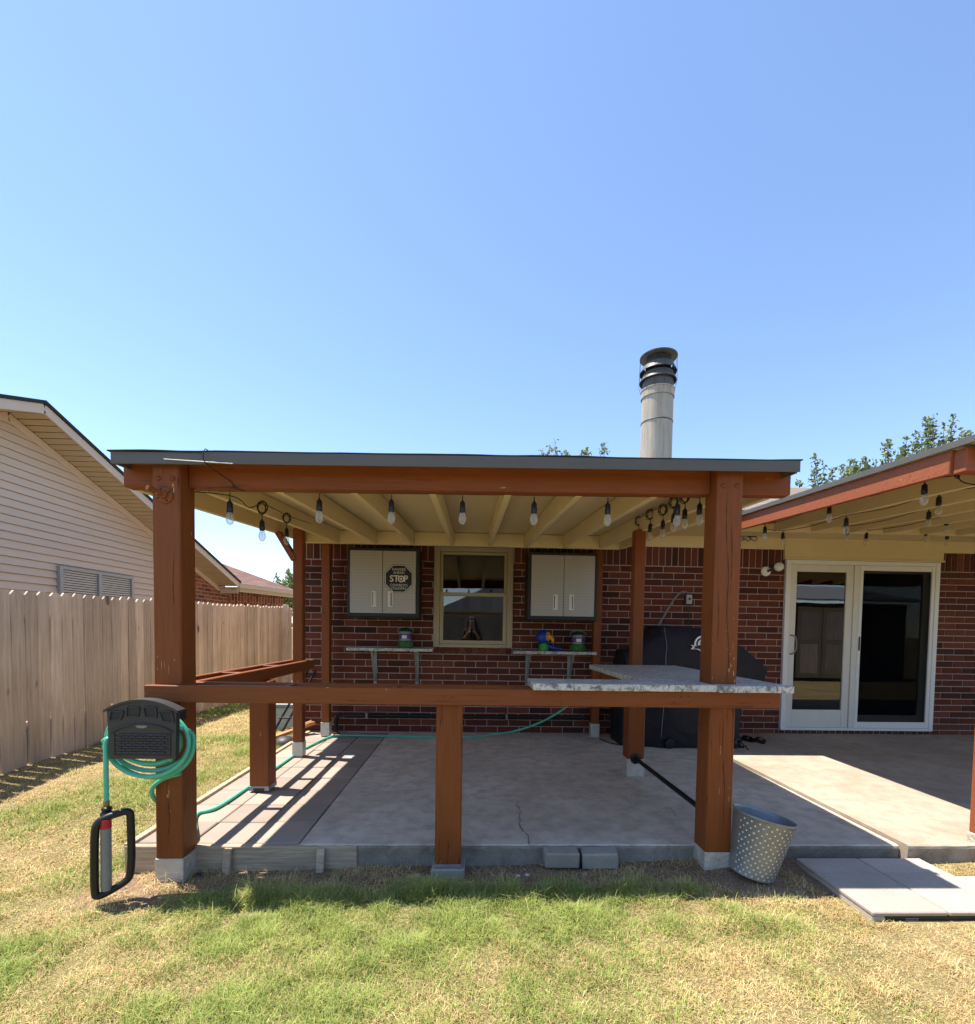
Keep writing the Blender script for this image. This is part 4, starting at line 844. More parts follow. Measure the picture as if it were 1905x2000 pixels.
k = MB(); k.add(arc(.068, .088, 15, 200), [(i, i+1, 18+i, 17+i) for i in range(16)])
k.add(arc(.0005, .05, -20, 200), [(i, i+1, 18+i, 17+i) for i in range(16)])
rb2 = [(-.125, -.01), (-.06, -.02), (0, -.045), (.06, -.02), (.125, -.01), (.10, -.03), (.125, -.055), (.055, -.055), (0, -.085), (-.055, -.055), (-.125, -.055), (-.10, -.03)]
k.add([(em.x+x, ey-.001, em.z+z) for x, z in rb2], [tuple(range(12))]); k.build('emblem', M['textw'], gr)
k = MB(); k.add([(em.x+x*.78, ey-.002, em.z-.003+z*.7-.008) for x, z in rb2], [tuple(range(12))])
for dx, dz, r in ((-.018, .012, .011), (.02, .012, .011), (0, -.008, .006)): k.add([(em.x+dx+r*math.cos(a), ey-.002, em.z+dz+r*math.sin(a)) for a in [i*.7 for i in range(9)]], [tuple(range(9))])
k.build('emblem_detail', M['navy'], gr)
# cables and sandals on the floor
t = thing('cable_coil', (2.75, 4.9, 0), 'tangled black extension cable on the slab beside the grill', 'cable'); P = []
for i in range(70): a = i*.55; P.append((2.78+.07*math.cos(a)*(1+.3*math.sin(i*.37)), 4.98+.05*math.sin(a*1.1), .014+.09*abs(math.sin(a*.5+i*.05))))
P += [(2.86, 4.85, .012), (2.93, 4.8, .008), (3.0, 4.79, .008)]; MB().tube(curve_pts(P, 3), .006, 6).build('cable', M['black'], t, True)
MB().box(2.74, 2.77, 4.93, 4.95, .05, .10, .004).build('plug', M['charcoal'], t)
tp = [atZ(u, v, .006) for u, v in ((1172, 1443), (1195, 1452), (1225, 1456), (1270, 1458))]; MB().tube(curve_pts(tp, 5), .006, 6).build('cable', M['black'], t, True)
for i, (x, y, a) in enumerate(((3.09, 5.33, 8), (3.20, 5.26, -12))):
    t = thing('sandal', (x, y, .022), ('black slide sandal nearer the grill' if i == 0 else 'black slide sandal nearer the sliding door'), 'sandal', 'pair of black sandals'); Mz = Matrix.Translation((x, y, .002)) @ Matrix.Rotation(R_(a), 4, 'Z')
    ol = [(.045*math.cos(k*.349)*(1+.12*math.sin(k*.349)), .13*math.sin(k*.349)) for k in range(18)]
    MB().prism(ol, Mz, .03).build('sole', M['black'], t, recalc=True)
    k = MB(); V = []
    for j in range(2):
        for i2 in range(11): b = math.pi*i2/10; V.append(Mz @ Vector((.05*math.cos(b), -.06+.08*j, .028+.045*math.sin(b))))
    k.add(V, [(i2, i2+1, 12+i2, 11+i2) for i2 in range(10)]).build('strap', M['charcoal_d'], t, True)

# ------------------------------------------------------------------ hose reel holder, hose, sprinkler
hh_ = thing('hose_holder', (-1.6, 2.45, .55), 'charcoal plastic hose holder with arched top and basket-weave front', 'hose holder')
hy = 2.405; a = atY(213, 1482, hy); b = atY(346, 1366, hy); hx0, hx1, hz0, hz1 = a.x, b.x-.01, a.z, b.z; hw = hx1-hx0; hm = (hx0+hx1)/2
arch = lambda x, base, rise: base+rise*(1-((x-hm)/(hw/2))**2)
nA = 16; up_ = [(hx0-.006+(hw+.012)*i/nA) for i in range(nA+1)]
poly = [(hx0, hz0), (hx1, hz0)]+[(x, arch(x, hz1-.055, .042)) for x in reversed(up_)]
MB().prism(poly, XY((0, hy, 0)), .03).build('faceplate', M['charcoal'], hh_, recalc=True)
k = MB(); V = []
for x in [(hx0-.018+(hw+.036)*i/nA) for i in range(nA+1)]:
    z = arch(x, hz1-.055, .043); V += [(x, hy-.010, z), (x, hy+.055, z), (x, hy+.055, z+.011), (x, hy-.010, z+.011)]
Fc = [(4*i+j, 4*i+(j+1) % 4, 4*i+4+(j+1) % 4, 4*i+4+j) for i in range(nA) for j in range(4)]+[(0, 1, 2, 3), (4*nA+3, 4*nA+2, 4*nA+1, 4*nA)]
k.add(V, Fc).build('top_rim', M['charcoal'], hh_, recalc=True)
zm = hz0+.155                                                    # arched middle seam
k = MB(); P = [(x, hy-.004, arch(x, zm-.03, .045)) for x in up_[1:-1]]; k.tube(P, .006, 6).build('seam_bead', M['charcoal'], hh_, True)
wdt = hw*.17
for i, cx2 in enumerate((-.36, -.125, .125, .36)):
    xc = hm+cx2*hw; zc = arch(xc, zm+.010, .045); h2 = .046; sk = cx2*.035
    po = [(xc-wdt/2+sk, zc), (xc+wdt/2+sk, zc-sk*.5), (xc+wdt*.55, zc+h2), (xc-wdt*.55, zc+h2+0)]
    MB().prism(po, XY((0, hy-.0015, 0)), .001).build('recess', M['charcoal_d'], hh_, recalc=True)
    fr2 = MB()
    for p_, q_ in zip(po, po[1:]+po[:1]): fr2.bar((p_[0], hy-.004, p_[1]), (q_[0], hy-.004, q_[1]), .006, .006, c=.001)
    fr2.build('recess_frame', M['charcoal'], hh_)
wv = MB()
for r in range(8):
    for c in range(7):
        x = hx0+.04+(hw-.08)*(c+.5+(r % 2)*.5-.25)/7; z = hz0+.032+r*.0125
        if z < arch(x, zm-.05, .045): wv.box(x-.0165, x+.0165, hy-.007, hy-.0005, z-.0045, z+.0045, .002)
wv.build('basket_weave', M['charcoal'], hh_)
wv = MB().box(hx0+.025, hx1-.025, hy-.006, hy-.0004, hz0+.012, hz0+.02, .002).box(hx0+.022, hx0+.03, hy-.006, hy-.0004, hz0+.021, hz0+.125, .002).box(hx1-.03, hx1-.022, hy-.006, hy-.0004, hz0+.021, hz0+.125, .002); wv.build('panel_frame', M['charcoal'], hh_)
MB().lathe([(.001, 0), (.03, .001), (.028, .004), (.001, .005)], 20, Matrix.Translation((hm, hy-.001, zm+.008)) @ Rx @ Matrix.Diagonal((1, .42, 1, 1))).build('badge', M['greyplastic'], hh_, True)
MB().box(hx0+.09, hx1-.04, hy+.031, 2.575, hz0+.16, hz1-.07, .006).build('drum', M['charcoal_d'], hh_); MB().box(LPX+.01, LPX+.10, 2.50, 2.5795, hz0+.05, hz1-.06, .004).build('mount', M['charcoal_d'], hh_)
hs = thing('garden_hose', (-1.6, 2.5, -.1), 'green garden hose coiled on the holder and trailing over the pavers', 'hose')
rightX = atY(377, 1450, 2.48).x; P = []
NT = 5
for i in range(NT*20+1):
    tt_ = i/20; a = 2*math.pi*tt_+math.pi*.5; g_ = tt_/NT
    ax = .150+.068*g_+.006*math.sin(tt_*5); bz = .105+.085*g_
    cxh = -1.628+.012*g_+.01*math.sin(tt_*2.3); czh = .63-.02*g_
    tilt = -.10*(0.6+.4*math.sin(tt_*3))
    P.append((cxh+ax*math.cos(a), 2.452+.085*((tt_*.62) % 1), czh+bz*math.sin(a)+tilt*ax*math.cos(a)*.6))
P = P[:-2]; MB().tube(curve_pts(P, 3), .0112, 10).build('coil', M['hose'], hs, True)
gp = lambda u, v, z=.006: tuple(atZ(u, v, z))
d0 = atY(207, 1455, 2.43); d1 = atY(208, 1565, 2.42)
MB().tube(curve_pts([(-1.66, 2.46, .66), (-1.80, 2.45, .63), (d0.x+.008, 2.432, d0.z+.03), d0, (d1.x, 2.42, d0.z-.12), d1], 6), .0112, 10).build('drop', M['hose'], hs, True)
run = [(-1.50, 2.56, .44), (-1.59, 2.552, .41), (LPX-.008, 2.568, .35), (LPX-.016, 2.62, .27), (LPX+.02, 2.735, .16), (LPX+.09, 2.78, .05), gp(384, 1591), gp(425, 1577), gp(486, 1537), gp(536, 1502), gp(580, 1472), gp(602, 1459), gp(640, 1441, .01), gp(665, 1437, .01), gp(760, 1438, .01), gp(900, 1440, .01), gp(955, 1436, .012)]
e = [atY(u, v, 5.35) for u, v in ((1010, 1427), (1060, 1409), (1105, 1382), (1130, 1355))]
MB().tube(curve_pts(run+[tuple(q_) for q_ in e], 7), .0112, 10).build('trailing_run', M['hose'], hs, True)
MB().lathe([(.012, 0), (.0135, .004), (.0135, .03), (.011, .034)], 14, Matrix.Translation((d1.x, d1.y, d1.z-.03))).build('coupling', M['brass'], hs, True)
# sprinkler hanging from the hose end
sp = thing('oscillating_sprinkler', (d1.x, 2.41, -.13), 'black-framed sprinkler with grey spray bar hanging from the green hose', 'sprinkler')
tx, tz_ = d1.x+.004, d1.z-.03
pt = lambda u, v: atY(u, v, 2.405)
ring = [pt(u, v) for u, v in ((222, 1592), (236, 1589), (243, 1592), (245, 1602), (246, 1640), (246.5, 1680), (245, 1712), (241, 1724), (228, 1733), (210, 1742), (200, 1743), (197, 1733), (196, 1690), (196, 1645), (197, 1615), (201, 1603), (210, 1596))]
ctr = sum(ring, Vector())/len(ring); ring = [Vector((p_.x, 2.405+(p_.x-ctr.x)*.6, p_.z)) for p_ in ring]; cp = curve_pts(ring+ring[:2], 5)
MB().tube(cp, .0175, 12).build('frame', M['black'], sp, True)
b0, b1 = pt(211, 1603), pt(212, 1735); yb = 2.405+(b0.x-ctr.x)*.6
MB().tube([(b0.x, yb, b0.z), (b1.x, yb, b1.z)], .0225, 14).build('spray_bar', M['greyplastic'], sp, True); MB().tube([(b0.x, yb, b0.z+.012), (b0.x, yb, b0.z-.03)], .0235, 14).build('end_cap', M['red'], sp, True)
MB().lathe([(.026, -.03), (.028, -.01), (.018, 0), (.022, .006), (.022, .016), (.015, .022)], 14, Matrix.Translation((d1.x+.002, 2.418, d1.z-.048))).build('inlet', M['black'], sp, True)

# ------------------------------------------------------------------ bucket, blocks, stones
bc = atZ(1474, 1712, -.055); b0 = Vector((1.515, 2.52, -.068)); ax = Vector((.205, .03, .94)).normalized(); xa_ = (Vector((1, 0, 0))-ax*ax.x).normalized(); ya_ = ax.cross(xa_); Tb = Matrix(((xa_.x, ya_.x, ax.x, b0.x), (xa_.y, ya_.y, ax.y, b0.y), (xa_.z, ya_.z, ax.z, b0.z), (0, 0, 0, 1)))
bk_ = thing('metal_bucket', tuple(b0), 'tilted galvanised bucket dotted with small cut-outs beside the post', 'bucket')
r0_, r1_, L = .108, .152, .315
MB().lathe([(r0_-.002, .012), (r0_-.001, 0), (r0_+.002, 0), (r0_+.002, .01), (r1_, L-.006), (r1_+.004, L-.003), (r1_+.004, L+.002), (r1_, L+.005), (r1_-.005, L), (r1_-.006, L-.01), (r0_-.003, .014), (.002, .013)], 48, Tb, False).build('shell', M['galv'], bk_, True)
MB().add([Tb @ Vector(((r0_+.0025)*math.cos(a), (r0_+.0025)*math.sin(a), .01)) for a in (R_(-118), R_(-114))]+[Tb @ Vector(((r1_+.001)*math.cos(a), (r1_+.001)*math.sin(a), L-.01)) for a in (R_(-114), R_(-118))], [(0, 1, 2, 3)]).build('seam', M['galv'], bk_)
for rw in range(16):
    t_ = (rw+.7)/17; rr_ = r0_+(r1_-r0_)*t_+.0012; nn = 24
    for c in range(nn):
        a = 2*math.pi*(c+(rw % 2)*.5)/nn
        if not (-2.95 < a-2*math.pi*(a > math.pi) < .25): continue
        star = (c*3+rw*5) % 7 == 0; k = MB(); cc = Tb @ Vector((rr_*math.cos(a), rr_*math.sin(a), t_*L)); nr = (Tb.to_3x3() @ Vector((math.cos(a), math.sin(a), -.14))).normalized(); u_ = (Tb.to_3x3() @ Vector((-math.sin(a), math.cos(a), 0))); v_ = nr.cross(u_)
        pl_ = [((.0085 if i % 2 == 0 else .0035) if star else .0045, i*math.pi/5) for i in range(10)]
        k.add([cc+nr*.0006+(u_*math.cos(b)+v_*math.sin(b))*r for r, b in pl_], [tuple(range(10))]).build('star_mark' if star else 'dot_mark', M['textw'], bk_)
o = B('paver_block', M['block'], None, atY(842, 1715, 2.57).x, atY(908, 1715, 2.57).x, 2.57, 2.745, -.20, -.0755, c=.006); tag(o, 'grey concrete block under the middle bar post', 'block')
def stoneblock(u0, u1, v0, v1, y, rot, lab):
    a = atY(u0, v1, y); b = atY(u1, v0, y); o = MB().box(-(b.x-a.x)/2, (b.x-a.x)/2, 0, .09, a.z-.03-b.z, 0, .008).build('edging_block', M['block']); o.location = ((a.x+b.x)/2, y, b.z); o.rotation_euler = (R_(4), R_(rot), R_(rot*1.5)); tag(o, lab, 'block', 'loose blocks by the slab')
stoneblock(1066, 1134, 1668, 1688, 2.605, .8, 'loose flat grey block set square against the slab edge')
stoneblock(1138, 1208, 1669, 1690, 2.600, -3.2, 'loose tilted grey block with rough edges against the slab')
def rock(name, x, y, s, mat, lab, grp=None, seed=1):
    bm = bmesh.new(); bmesh.ops.create_icosphere(bm, subdivisions=2, radius=s); rg = random.Random(seed)
    for v_ in bm.verts: v_.co *= rg.uniform(.78, 1.15); v_.co.z *= .6
    me = bpy.data.meshes.new(name); bm.to_mesh(me); bm.free(); me.materials.append(mat); me.polygons.foreach_set('use_smooth', [True]*len(me.polygons))
    o = link(name, me); o.location = (x, y, float(gz(x, y))+s*.3); tag(o, lab, 'stone', grp)
RW = plain('pale_stone', (0.50, 0.44, 0.37), 0.8, bump=.3); RD = plain('dark_stone', (0.035, 0.037, 0.042), 0.7, bump=.3); RTn = plain('tan_stone', (0.45, 0.31, 0.19), 0.8, bump=.3)
q_ = atZ(389, 1713, -.15); rock('stone', q_.x, q_.y, .028, RD, 'dark rounded stone beside the metal-wrapped post base', seed=2)
LABS = ['white stone at the end of the timber edging', 'tan stone beside the block under the bar post', 'white pebble touching its twin at the grass edge', 'white pebble with a flat top beside its twin pebble', 'tan stone below the square loose block', 'small pale stone below the square loose block', 'tiny pale stone below the tilted loose block', 'small grey-white stone before the timber edging stakes', 'tiny pale stone at the shaded grass edge near the timber edging']
for i, (u, v, s) in enumerate(((695, 1697, .018), (815, 1710, .022), (1012, 1713, .014), (1030, 1712, .015), (1060, 1692, .014), (1056, 1702, .012), (1190, 1687, .008), (565, 1709, .01), (510, 1728, .009))):
    q_ = atZ(u, v, -.12); rock('stone', q_.x, q_.y, s, RTn if i in (1, 4) else RW, LABS[i], 'stones in the soil strip', 10+i)
q_ = gp(683, 1480, -.004); o = MB().lathe([(.03, 0), (.028, .004), (.001, .005)], 12, Matrix.Translation((0, 0, 0))).build('bottle_lid', M['white']); o.location = (q_[0], q_[1], -.004); tag(o, 'small white lid lying on the paver walk', 'lid')
# scraps by the corner of the house
q_ = atZ(545, 1440, -.05)
o = MB().bar((-2.12, 5.25, .02), (-1.80, 5.62, .12), .10, .035).build('scrap_plank', M['newwood']); tag(o, 'orange-brown scrap plank lying by the house corner', 'plank')
t = thing('folded_stand', (-2.0, 5.5, -.05), 'black folded pole stand leaning by the house corner', 'stand')
for d_ in (0, .09): MB().tube([(-2.16+d_, 5.35, .02), (-1.88+d_, 5.75, .75)], .013, 8).build('pole', M['black'], t, True)
MB().bar((-2.12, 5.45, .2), (-1.98, 5.45, .2), .02, .02).build('brace', M['black'], t)
o = MB().lathe([(.10, 0), (.12, .02), (.115, .05), (.06, .085), (.01, .095)], 20).build('black_dome', M['charcoal'], smooth=True); o.location = (-1.97, 5.22, -.045); tag(o, 'black domed cap resting on the lawn by the house corner', 'cap')
t = thing('storage_bin', (-2.15, 6.1, -.05), 'pale grey storage bin with blue-grey lid behind the house corner', 'bin')
B('tub', plain('pale_bin', (.42, .43, .40), .5), t, -2.4, -2.03, 5.9, 6.3, -.06, .25, c=.02); B('lid', plain('bin_lid', (.25, .31, .30), .5), t, -2.42, -2.01, 5.88, 6.32, .2505, .29, c=.01)

# ------------------------------------------------------------------ side fence
fn = thing('wooden_fence', (-3.9, 6, -.06), 'weathered dog-eared picket fence between lawn and siding house', 'fence')
FX = -3.9; pk = None; y = 2.6; ftop = lambda y: 1.484+(y-4.08)*.022
Mp = Matrix(((0, 0, 1, 0), (1, 0, 0, 0), (0, 1, 0, 0), (0, 0, 0, 1)))
poly = [(0, -1.62), (.1125, -1.62), (.1125, -.032), (.086, 0), (.028, 0), (0, -.032)]
while y < 10.25:
    if pk is None: o = MB().prism(poly, Mp, .016).build('picket', M['picket'], fn, recalc=True); pk = o.data
    else: o = link('picket', pk, fn)
    o.location = (FX+random.uniform(-.004, .006), y, ftop(y)+random.uniform(-.018, .016)); o.rotation_euler = (random.uniform(-.008, .008), random.uniform(-.006, .006), random.uniform(-.03, .03))
    y += .1265+random.uniform(0, .003)
for i in range(14):
    o = link('picket', pk, fn); o.location = (FX+.05+i*.128, 10.3, 1.60+random.uniform(-.012, .012)); o.rotation_euler = (0, 0, R_(-90)+random.uniform(-.02, .02))
for z in (.25, 1.2): B('rail', M['picket'], fn, FX-.045, FX-.006, 2.6, 10.25, z, z+.085); B('rail', M['picket'], fn, FX, -2.1, 10.32, 10.36, z, z+.085)
for yy in (3.2, 5.6, 8.0, 10.22): B('fence_post', M['picket'], fn, FX-.135, FX-.046, yy, yy+.089, -.3, 1.45)
B('fence_post', M['picket'], fn, FX+.01, FX+.099, 10.19, 10.28, -.2, 1.66)

# ------------------------------------------------------------------ neighbouring house with siding gable
nh = thing('neighbour_house', (-7, 6, -.1), 'cream siding neighbour house with dark roof beyond the fence', 'house')
NX = -5.6; OX = -5.15; AY, AZ, SL = 6.13, 3.72, .338
sz = lambda y: AZ-SL*abs(y-AY)
bw = MB().add([(NX-.01, .9, -.2), (NX-.01, 9.3, -.2), (NX-.01, 9.3, sz(9.3)+.02), (NX-.01, AY, AZ+.02), (NX-.01, .9, sz(.9)+.02)], [(0, 1, 2, 3, 4)]).build('gable_wall', M['vinyl'], nh)
k = 0; z = 1.02
while z < AZ-.06:
    half = (AZ-(z+.06))/SL; y0, y1 = max(3.4, AY-half), min(9.25, AY+half)
    if y1-y0 > .1:
        V = [(NX+.024, y0, z), (NX+.024, y1, z), (NX+.003, y1, z+.094), (NX+.003, y0, z+.094), (NX-.012, y0, z), (NX-.012, y1, z), (NX-.012, y1, z+.094), (NX-.012, y0, z+.094)]
        MB().add(V, [(0, 1, 2, 3), (7, 6, 5, 4), (0, 4, 5, 1), (3, 2, 6, 7), (0, 3, 7, 4), (1, 5, 6, 2)]).build('siding_board', M['vinyl'], bw)
    z += .099
for s_ in (-1, 1):
    ye = AY+s_*4.90; e = sz(ye)
    MB().bar((NX+.02, AY, AZ-.05), (NX+.02, ye, e-.05), .02, .10, c=.003).build('frieze_trim', M['vinyl'], nh)
    MB().bar((OX-.012, AY, AZ+.055), (OX-.012, ye, e+.055), .024, .11, c=.003).build('rake_fascia', M['vinyl'], nh)
    a = [(OX+.02, AY, AZ+.115), (OX+.02, ye+.05*s_, sz(ye)+.095), (-13, ye+.05*s_, sz(ye)+.095), (-13, AY, AZ+.115)]
    rk = MB().add(a+[(x, y_, zz+.04) for x, y_, zz in a], [(3, 2, 1, 0), (4, 5, 6, 7), (0, 1, 5, 4), (1, 2, 6, 5), (2, 3, 7, 6), (3, 0, 4, 7)]).build('roof', plain('dark_roof_edge', (.035, .035, .042), .9) if s_ > 5 else M['roofing'], nh, recalc=True)
sk_ = None; y = 4.2
while y < 10.9:
    if True:
        s_ = 1 if y+.05 > AY else -1; ang = math.atan(SL)*(-s_)
        if sk_ is None: o = MB().box(NX+.03, OX-.026, -.0505, .0505, -.006, .006, .004).build('soffit_plank', M['soffit'], nh); sk_ = o.data
        else: o = link('soffit_plank', sk_, nh)
        o.location = (0, y+.05, sz(y+.05)+.01); o.rotation_euler = (ang, 0, 0)
    y += .1075
B('soffit_backing', M['soffit'], nh, OX-.03, OX-.025, .9, 10.8, 1.9, 1.95, c=0) if False else None
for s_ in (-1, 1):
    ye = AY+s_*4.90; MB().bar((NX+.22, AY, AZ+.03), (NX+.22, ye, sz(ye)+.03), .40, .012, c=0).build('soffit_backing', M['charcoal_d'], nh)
bk2 = MB().add([(NX, 9.25, -.2), (NX, 11.45, -.2), (NX, 11.45, sz(11.03)), (NX, 9.25, sz(9.25))], [(0, 1, 2, 3)]).build('brick_wall', M['farbrick'], nh); planar(bk2, (0, 1, 0), (0, 0, 1))
# window
nw = MB(); y0, y1, zt = atX(108, 1106, NX).y, atX(254, 1127.5, NX).y, 1.985; ym_ = (y0+y1)/2
for a_, b_ in ((y0, y0+.05), (ym_-.03, ym_+.03), (y1-.05, y1)): nw.box(NX+.012, NX+.065, a_, b_, 1.0, zt, .004)
nw.box(NX+.012, NX+.063, y0+.0505, ym_-.0305, zt-.045, zt, .003).box(NX+.012, NX+.063, ym_+.0305, y1-.0505, zt-.045, zt, .003)
nwo = nw.build('window', plain('grey_window_frame', (.36, .37, .36), .4, .3), nh)
B('pane', plain('dark_window_pane', (.035, .035, .033), .06), nwo, NX+.026, NX+.031, y0+.05, y1-.05, 1.0, zt-.04, c=0)
bl = None
for i in range(26):
    for a_, b_ in ((y0+.055, ym_-.035), (ym_+.035, y1-.055)):
        bl = bl or plain('blind_grey', (.50, .48, .42), .5); B('blind_slat', bl, nwo, NX+.033, NX+.040, a_, b_, 1.06+i*.034, 1.083+i*.034, c=0)
# far wing with low red-brown roof
C_ = Vector((OX, 11.03, 2.06)); D_ = atY(580, 1162, 13.1); D_.z = 2.06; D2 = D_; A_ = atX(433, 1100, -6.6); E2 = atY(581, 1154, 13.6)
MB().add([C_+Vector((.02, 0, .10)), D2+Vector((.02, 0, .10)), E2, A_], [(0, 1, 2, 3)]).build('wing_roof', M['shingle_r'], nh); planar(nh.children[-1] if False else [o for o in bpy.data.objects if o.name.startswith('wing_roof')][0], (0, 1, 0), (-.8, 0, .6))
MB().bar(C_+Vector((0, 0, .05)), D2+Vector((0, 0, .05)), .025, .11).build('wing_fascia', M['vinyl'], nh)
MB().bar(C_+Vector((-.2, 0, .005)), D2+Vector((-.2, 0, .005)), .40, .01, c=0).build('wing_soffit', M['soffit'], nh)
MB().bar(C_+Vector((-.03, .05, -.045)), D2+Vector((-.03, 0, -.045)), .02, .09).build('wing_frieze', M['soffit'], nh)
a = Vector((NX+.02, 11.4, 0)); b = atY(556, 1170, 12.9); V = [(a.x, a.y, -.2), (b.x, b.y, -.2), (b.x, b.y, 2.05), (a.x, a.y, 2.05)]
B('corner_soffit', M['soffit'], nh, NX-.02, OX-.02, 10.95, 11.7, 2.04, 2.055, c=0); B('corner_return', M['vinyl'], nh, NX+.03, OX-.03, 11.02, 11.05, 1.93, 2.039)
wv_ = MB().add(V, [(0, 1, 2, 3)]).build('wing_wall', M['farbrick'], nh); planar(wv_, (0, 0, 1), (0, 1, 0))

# ------------------------------------------------------------------ trees
def tree(name, x, y, top, rad, nsh, label, leaf=.085, tall=1.0, seed=3, base=0.0, trunk=.2):
    rg = np.random.default_rng(seed); t = thing(name, (x, y, base), label, 'tree')
    tr_ = MB(); cz_ = top-rad*.75; tr_.tube(curve_pts([(x, y, base-.1), (x+.1, y, cz_*.4), (x-.05, y+.1, cz_*.75), (x, y, cz_)], 4), [trunk*(1-.5*i/12) for i in range(13)], 10)
    LV = []
    for i in range(nsh):
        a = rg.uniform(0, 2*math.pi); el = rg.uniform(-.2, 1.45); r = rad*rg.uniform(.45, .92)
        p = np.array([x+r*math.cos(el)*math.cos(a), y+r*math.cos(el)*math.sin(a), cz_+r*math.sin(el)*.72])
        if i % 4 == 0: tr_.tube([(x+rg.uniform(-.1, .1), y, cz_*rg.uniform(.55, .95)), tuple((p+np.array([x, y, cz_]))/2+rg.uniform(-.2, .2, 3)), tuple(p)], [trunk*.4, trunk*.25, trunk*.1], 6)
        d = np.array([math.cos(a)*.35*math.cos(el), math.sin(a)*.35*math.cos(el), 1.0]); d /= np.linalg.norm(d); L_ = rg.uniform(.5, 1.35)*tall*(.5+.5*math.sin(max(0, el)))+.25
        end = p+d*L_; tr_.tube([tuple(p), tuple(p+d*L_*.5+rg.uniform(-.04, .04, 3)), tuple(end)], [.016, .011, .004], 4, False)
        nl = int(46*L_)+8; ts = rg.uniform(0, 1, nl); C = p+np.outer(ts*L_, d)+rg.normal(0, 1, (nl, 3))*np.outer(.11*(1.15-ts*.75), [1, 1, .8]); LV.append(C)
    nin = nsh*22; dirs = rg.normal(0, 1, (nin, 3)); dirs /= np.linalg.norm(dirs, axis=1)[:, None]; LV.append(np.array([x, y, cz_])+dirs*np.array([rad*.9, rad*.9, rad*.6])*rg.uniform(.3, 1, (nin, 1)))
    C = np.concatenate(LV); n = len(C); N = rg.normal(0, 1, (n, 3)); N[:, 2] += .5; N /= np.linalg.norm(N, axis=1)[:, None]; U = np.cross(N, rg.normal(0, 1, (n, 3))); U /= np.linalg.norm(U, axis=1)[:, None]; Vv = np.cross(N, U); s = leaf*rg.uniform(.55, 1.2, (n, 1))
    droop = N*s*.2; VV = np.stack([C-U*s*.7, C+Vv*s*.42+droop, C+U*s*.8, C-Vv*s*.42+droop], 1).reshape(-1, 3)
    me = bpy.data.meshes.new('crown'); me.vertices.add(4*n); me.vertices.foreach_set('co', VV.ravel()); me.loops.add(4*n); me.loops.foreach_set('vertex_index', np.arange(4*n)); me.polygons.add(n); me.polygons.foreach_set('loop_start', np.arange(0, 4*n, 4)); me.polygons.foreach_set('loop_total', np.full(n, 4)); me.update(); me.materials.append(M['leaf'])
    tr_.build('trunk', M['bark'], t, True); link('crown', me, t); return t
tree('leafy_tree', 2.85, 15, 6.0, 1.9, 100, 'tree with upright leafy shoots behind the roof near the flue', seed=5)
tree('leafy_tree', 14.7, 15.5, 7.0, 6.2, 850, 'broad leafy tree rising behind the roof of the sliding-door cover', seed=8, tall=1.15, leaf=.10)
tree('leafy_tree', -8.6, 25, 3.7, 1.5, 120, 'small distant bushy tree beyond the neighbouring red-brown roof', leaf=.12, seed=4, tall=.4)

# ------------------------------------------------------------------ the far side of the yard (seen in the window reflections)
bf = thing('wooden_fence', (2, -8, -.1), 'long weathered picket fence closing the yard behind the viewer', 'fence')
k = MB()
for i in range(170): x = -6+i*.13; k.box(x, x+.124, -8, -7.984, -.15, 1.75+random.uniform(-.02, .02))
M['shadedpicket'] = weathered('shaded_fence_wood', (0.10, 0.09, 0.075), (0.19, 0.17, 0.145), (5, 5, .35)); tag(k.build('picket_run', M['shadedpicket'], bf), kind='stuff'); B('rail', M['picket'], bf, -6, 16, -8.045, -8.001, 1.2, 1.29); B('rail', M['picket'], bf, -6, 16, -8.045, -8.001, .2, .29)  # shade on the rear pickets is put into their darker wood colour
bh = thing('rear_house', (4, -14, 0), 'grey-roofed house beyond the far yard fence', 'house')
B('wall', M['farbrick'], bh, -1.5, 10, -18, -14, -.1, 2.3, c=0); a = [(-2, -13.6, 2.1), (11, -13.6, 2.1), (8, -16, 4.6), (2.8, -16, 4.6)]
MB().add(a+[(11, -18.5, 2.1), (-2, -18.5, 2.1)], [(0, 1, 2, 3), (1, 4, 2), (4, 5, 3, 2), (5, 0, 3)]).build('roof', shingle('dark_shingle', (.06, .06, .06), (.10, .10, .095)), bh); planar([o for o in bpy.data.objects if o.parent == bh and o.name.startswith('roof')][0], (1, 0, 0), (0, .7, .7))
sd = thing('garden_shed', (9.6, -2.2, -.1), 'dark garden shed with white double doors across the yard', 'shed')
B('wall', plain('dark_shed_wall', (.07, .06, .05), .8), sd, 7.6, 12.2, -4.4, -1.82, -.1, 2.1, c=0)
for x in (9.0, 9.72):
    o = B('door', M['trim'], sd, x, x+.70, -1.82, -1.77, .02, 1.98); 
    for z0, z1 in ((.15, .95), (1.08, 1.85)): B('panel', M['picket'], o, x+.1, x+.6, -1.769, -1.764, z0, z1, c=0)
MB().add([(7.4, -1.5, 2.15), (12.4, -1.5, 2.15), (12.4, -4.6, 2.8), (7.4, -4.6, 2.8)]+[(7.4, -1.5, 2.2), (12.4, -1.5, 2.2), (12.4, -4.6, 2.85), (7.4, -4.6, 2.85)], [(3, 2, 1, 0), (4, 5, 6, 7), (0, 1, 5, 4), (1, 2, 6, 5), (2, 3, 7, 6), (3, 0, 4, 7)]).build('roof', M['greyplastic'], sd)

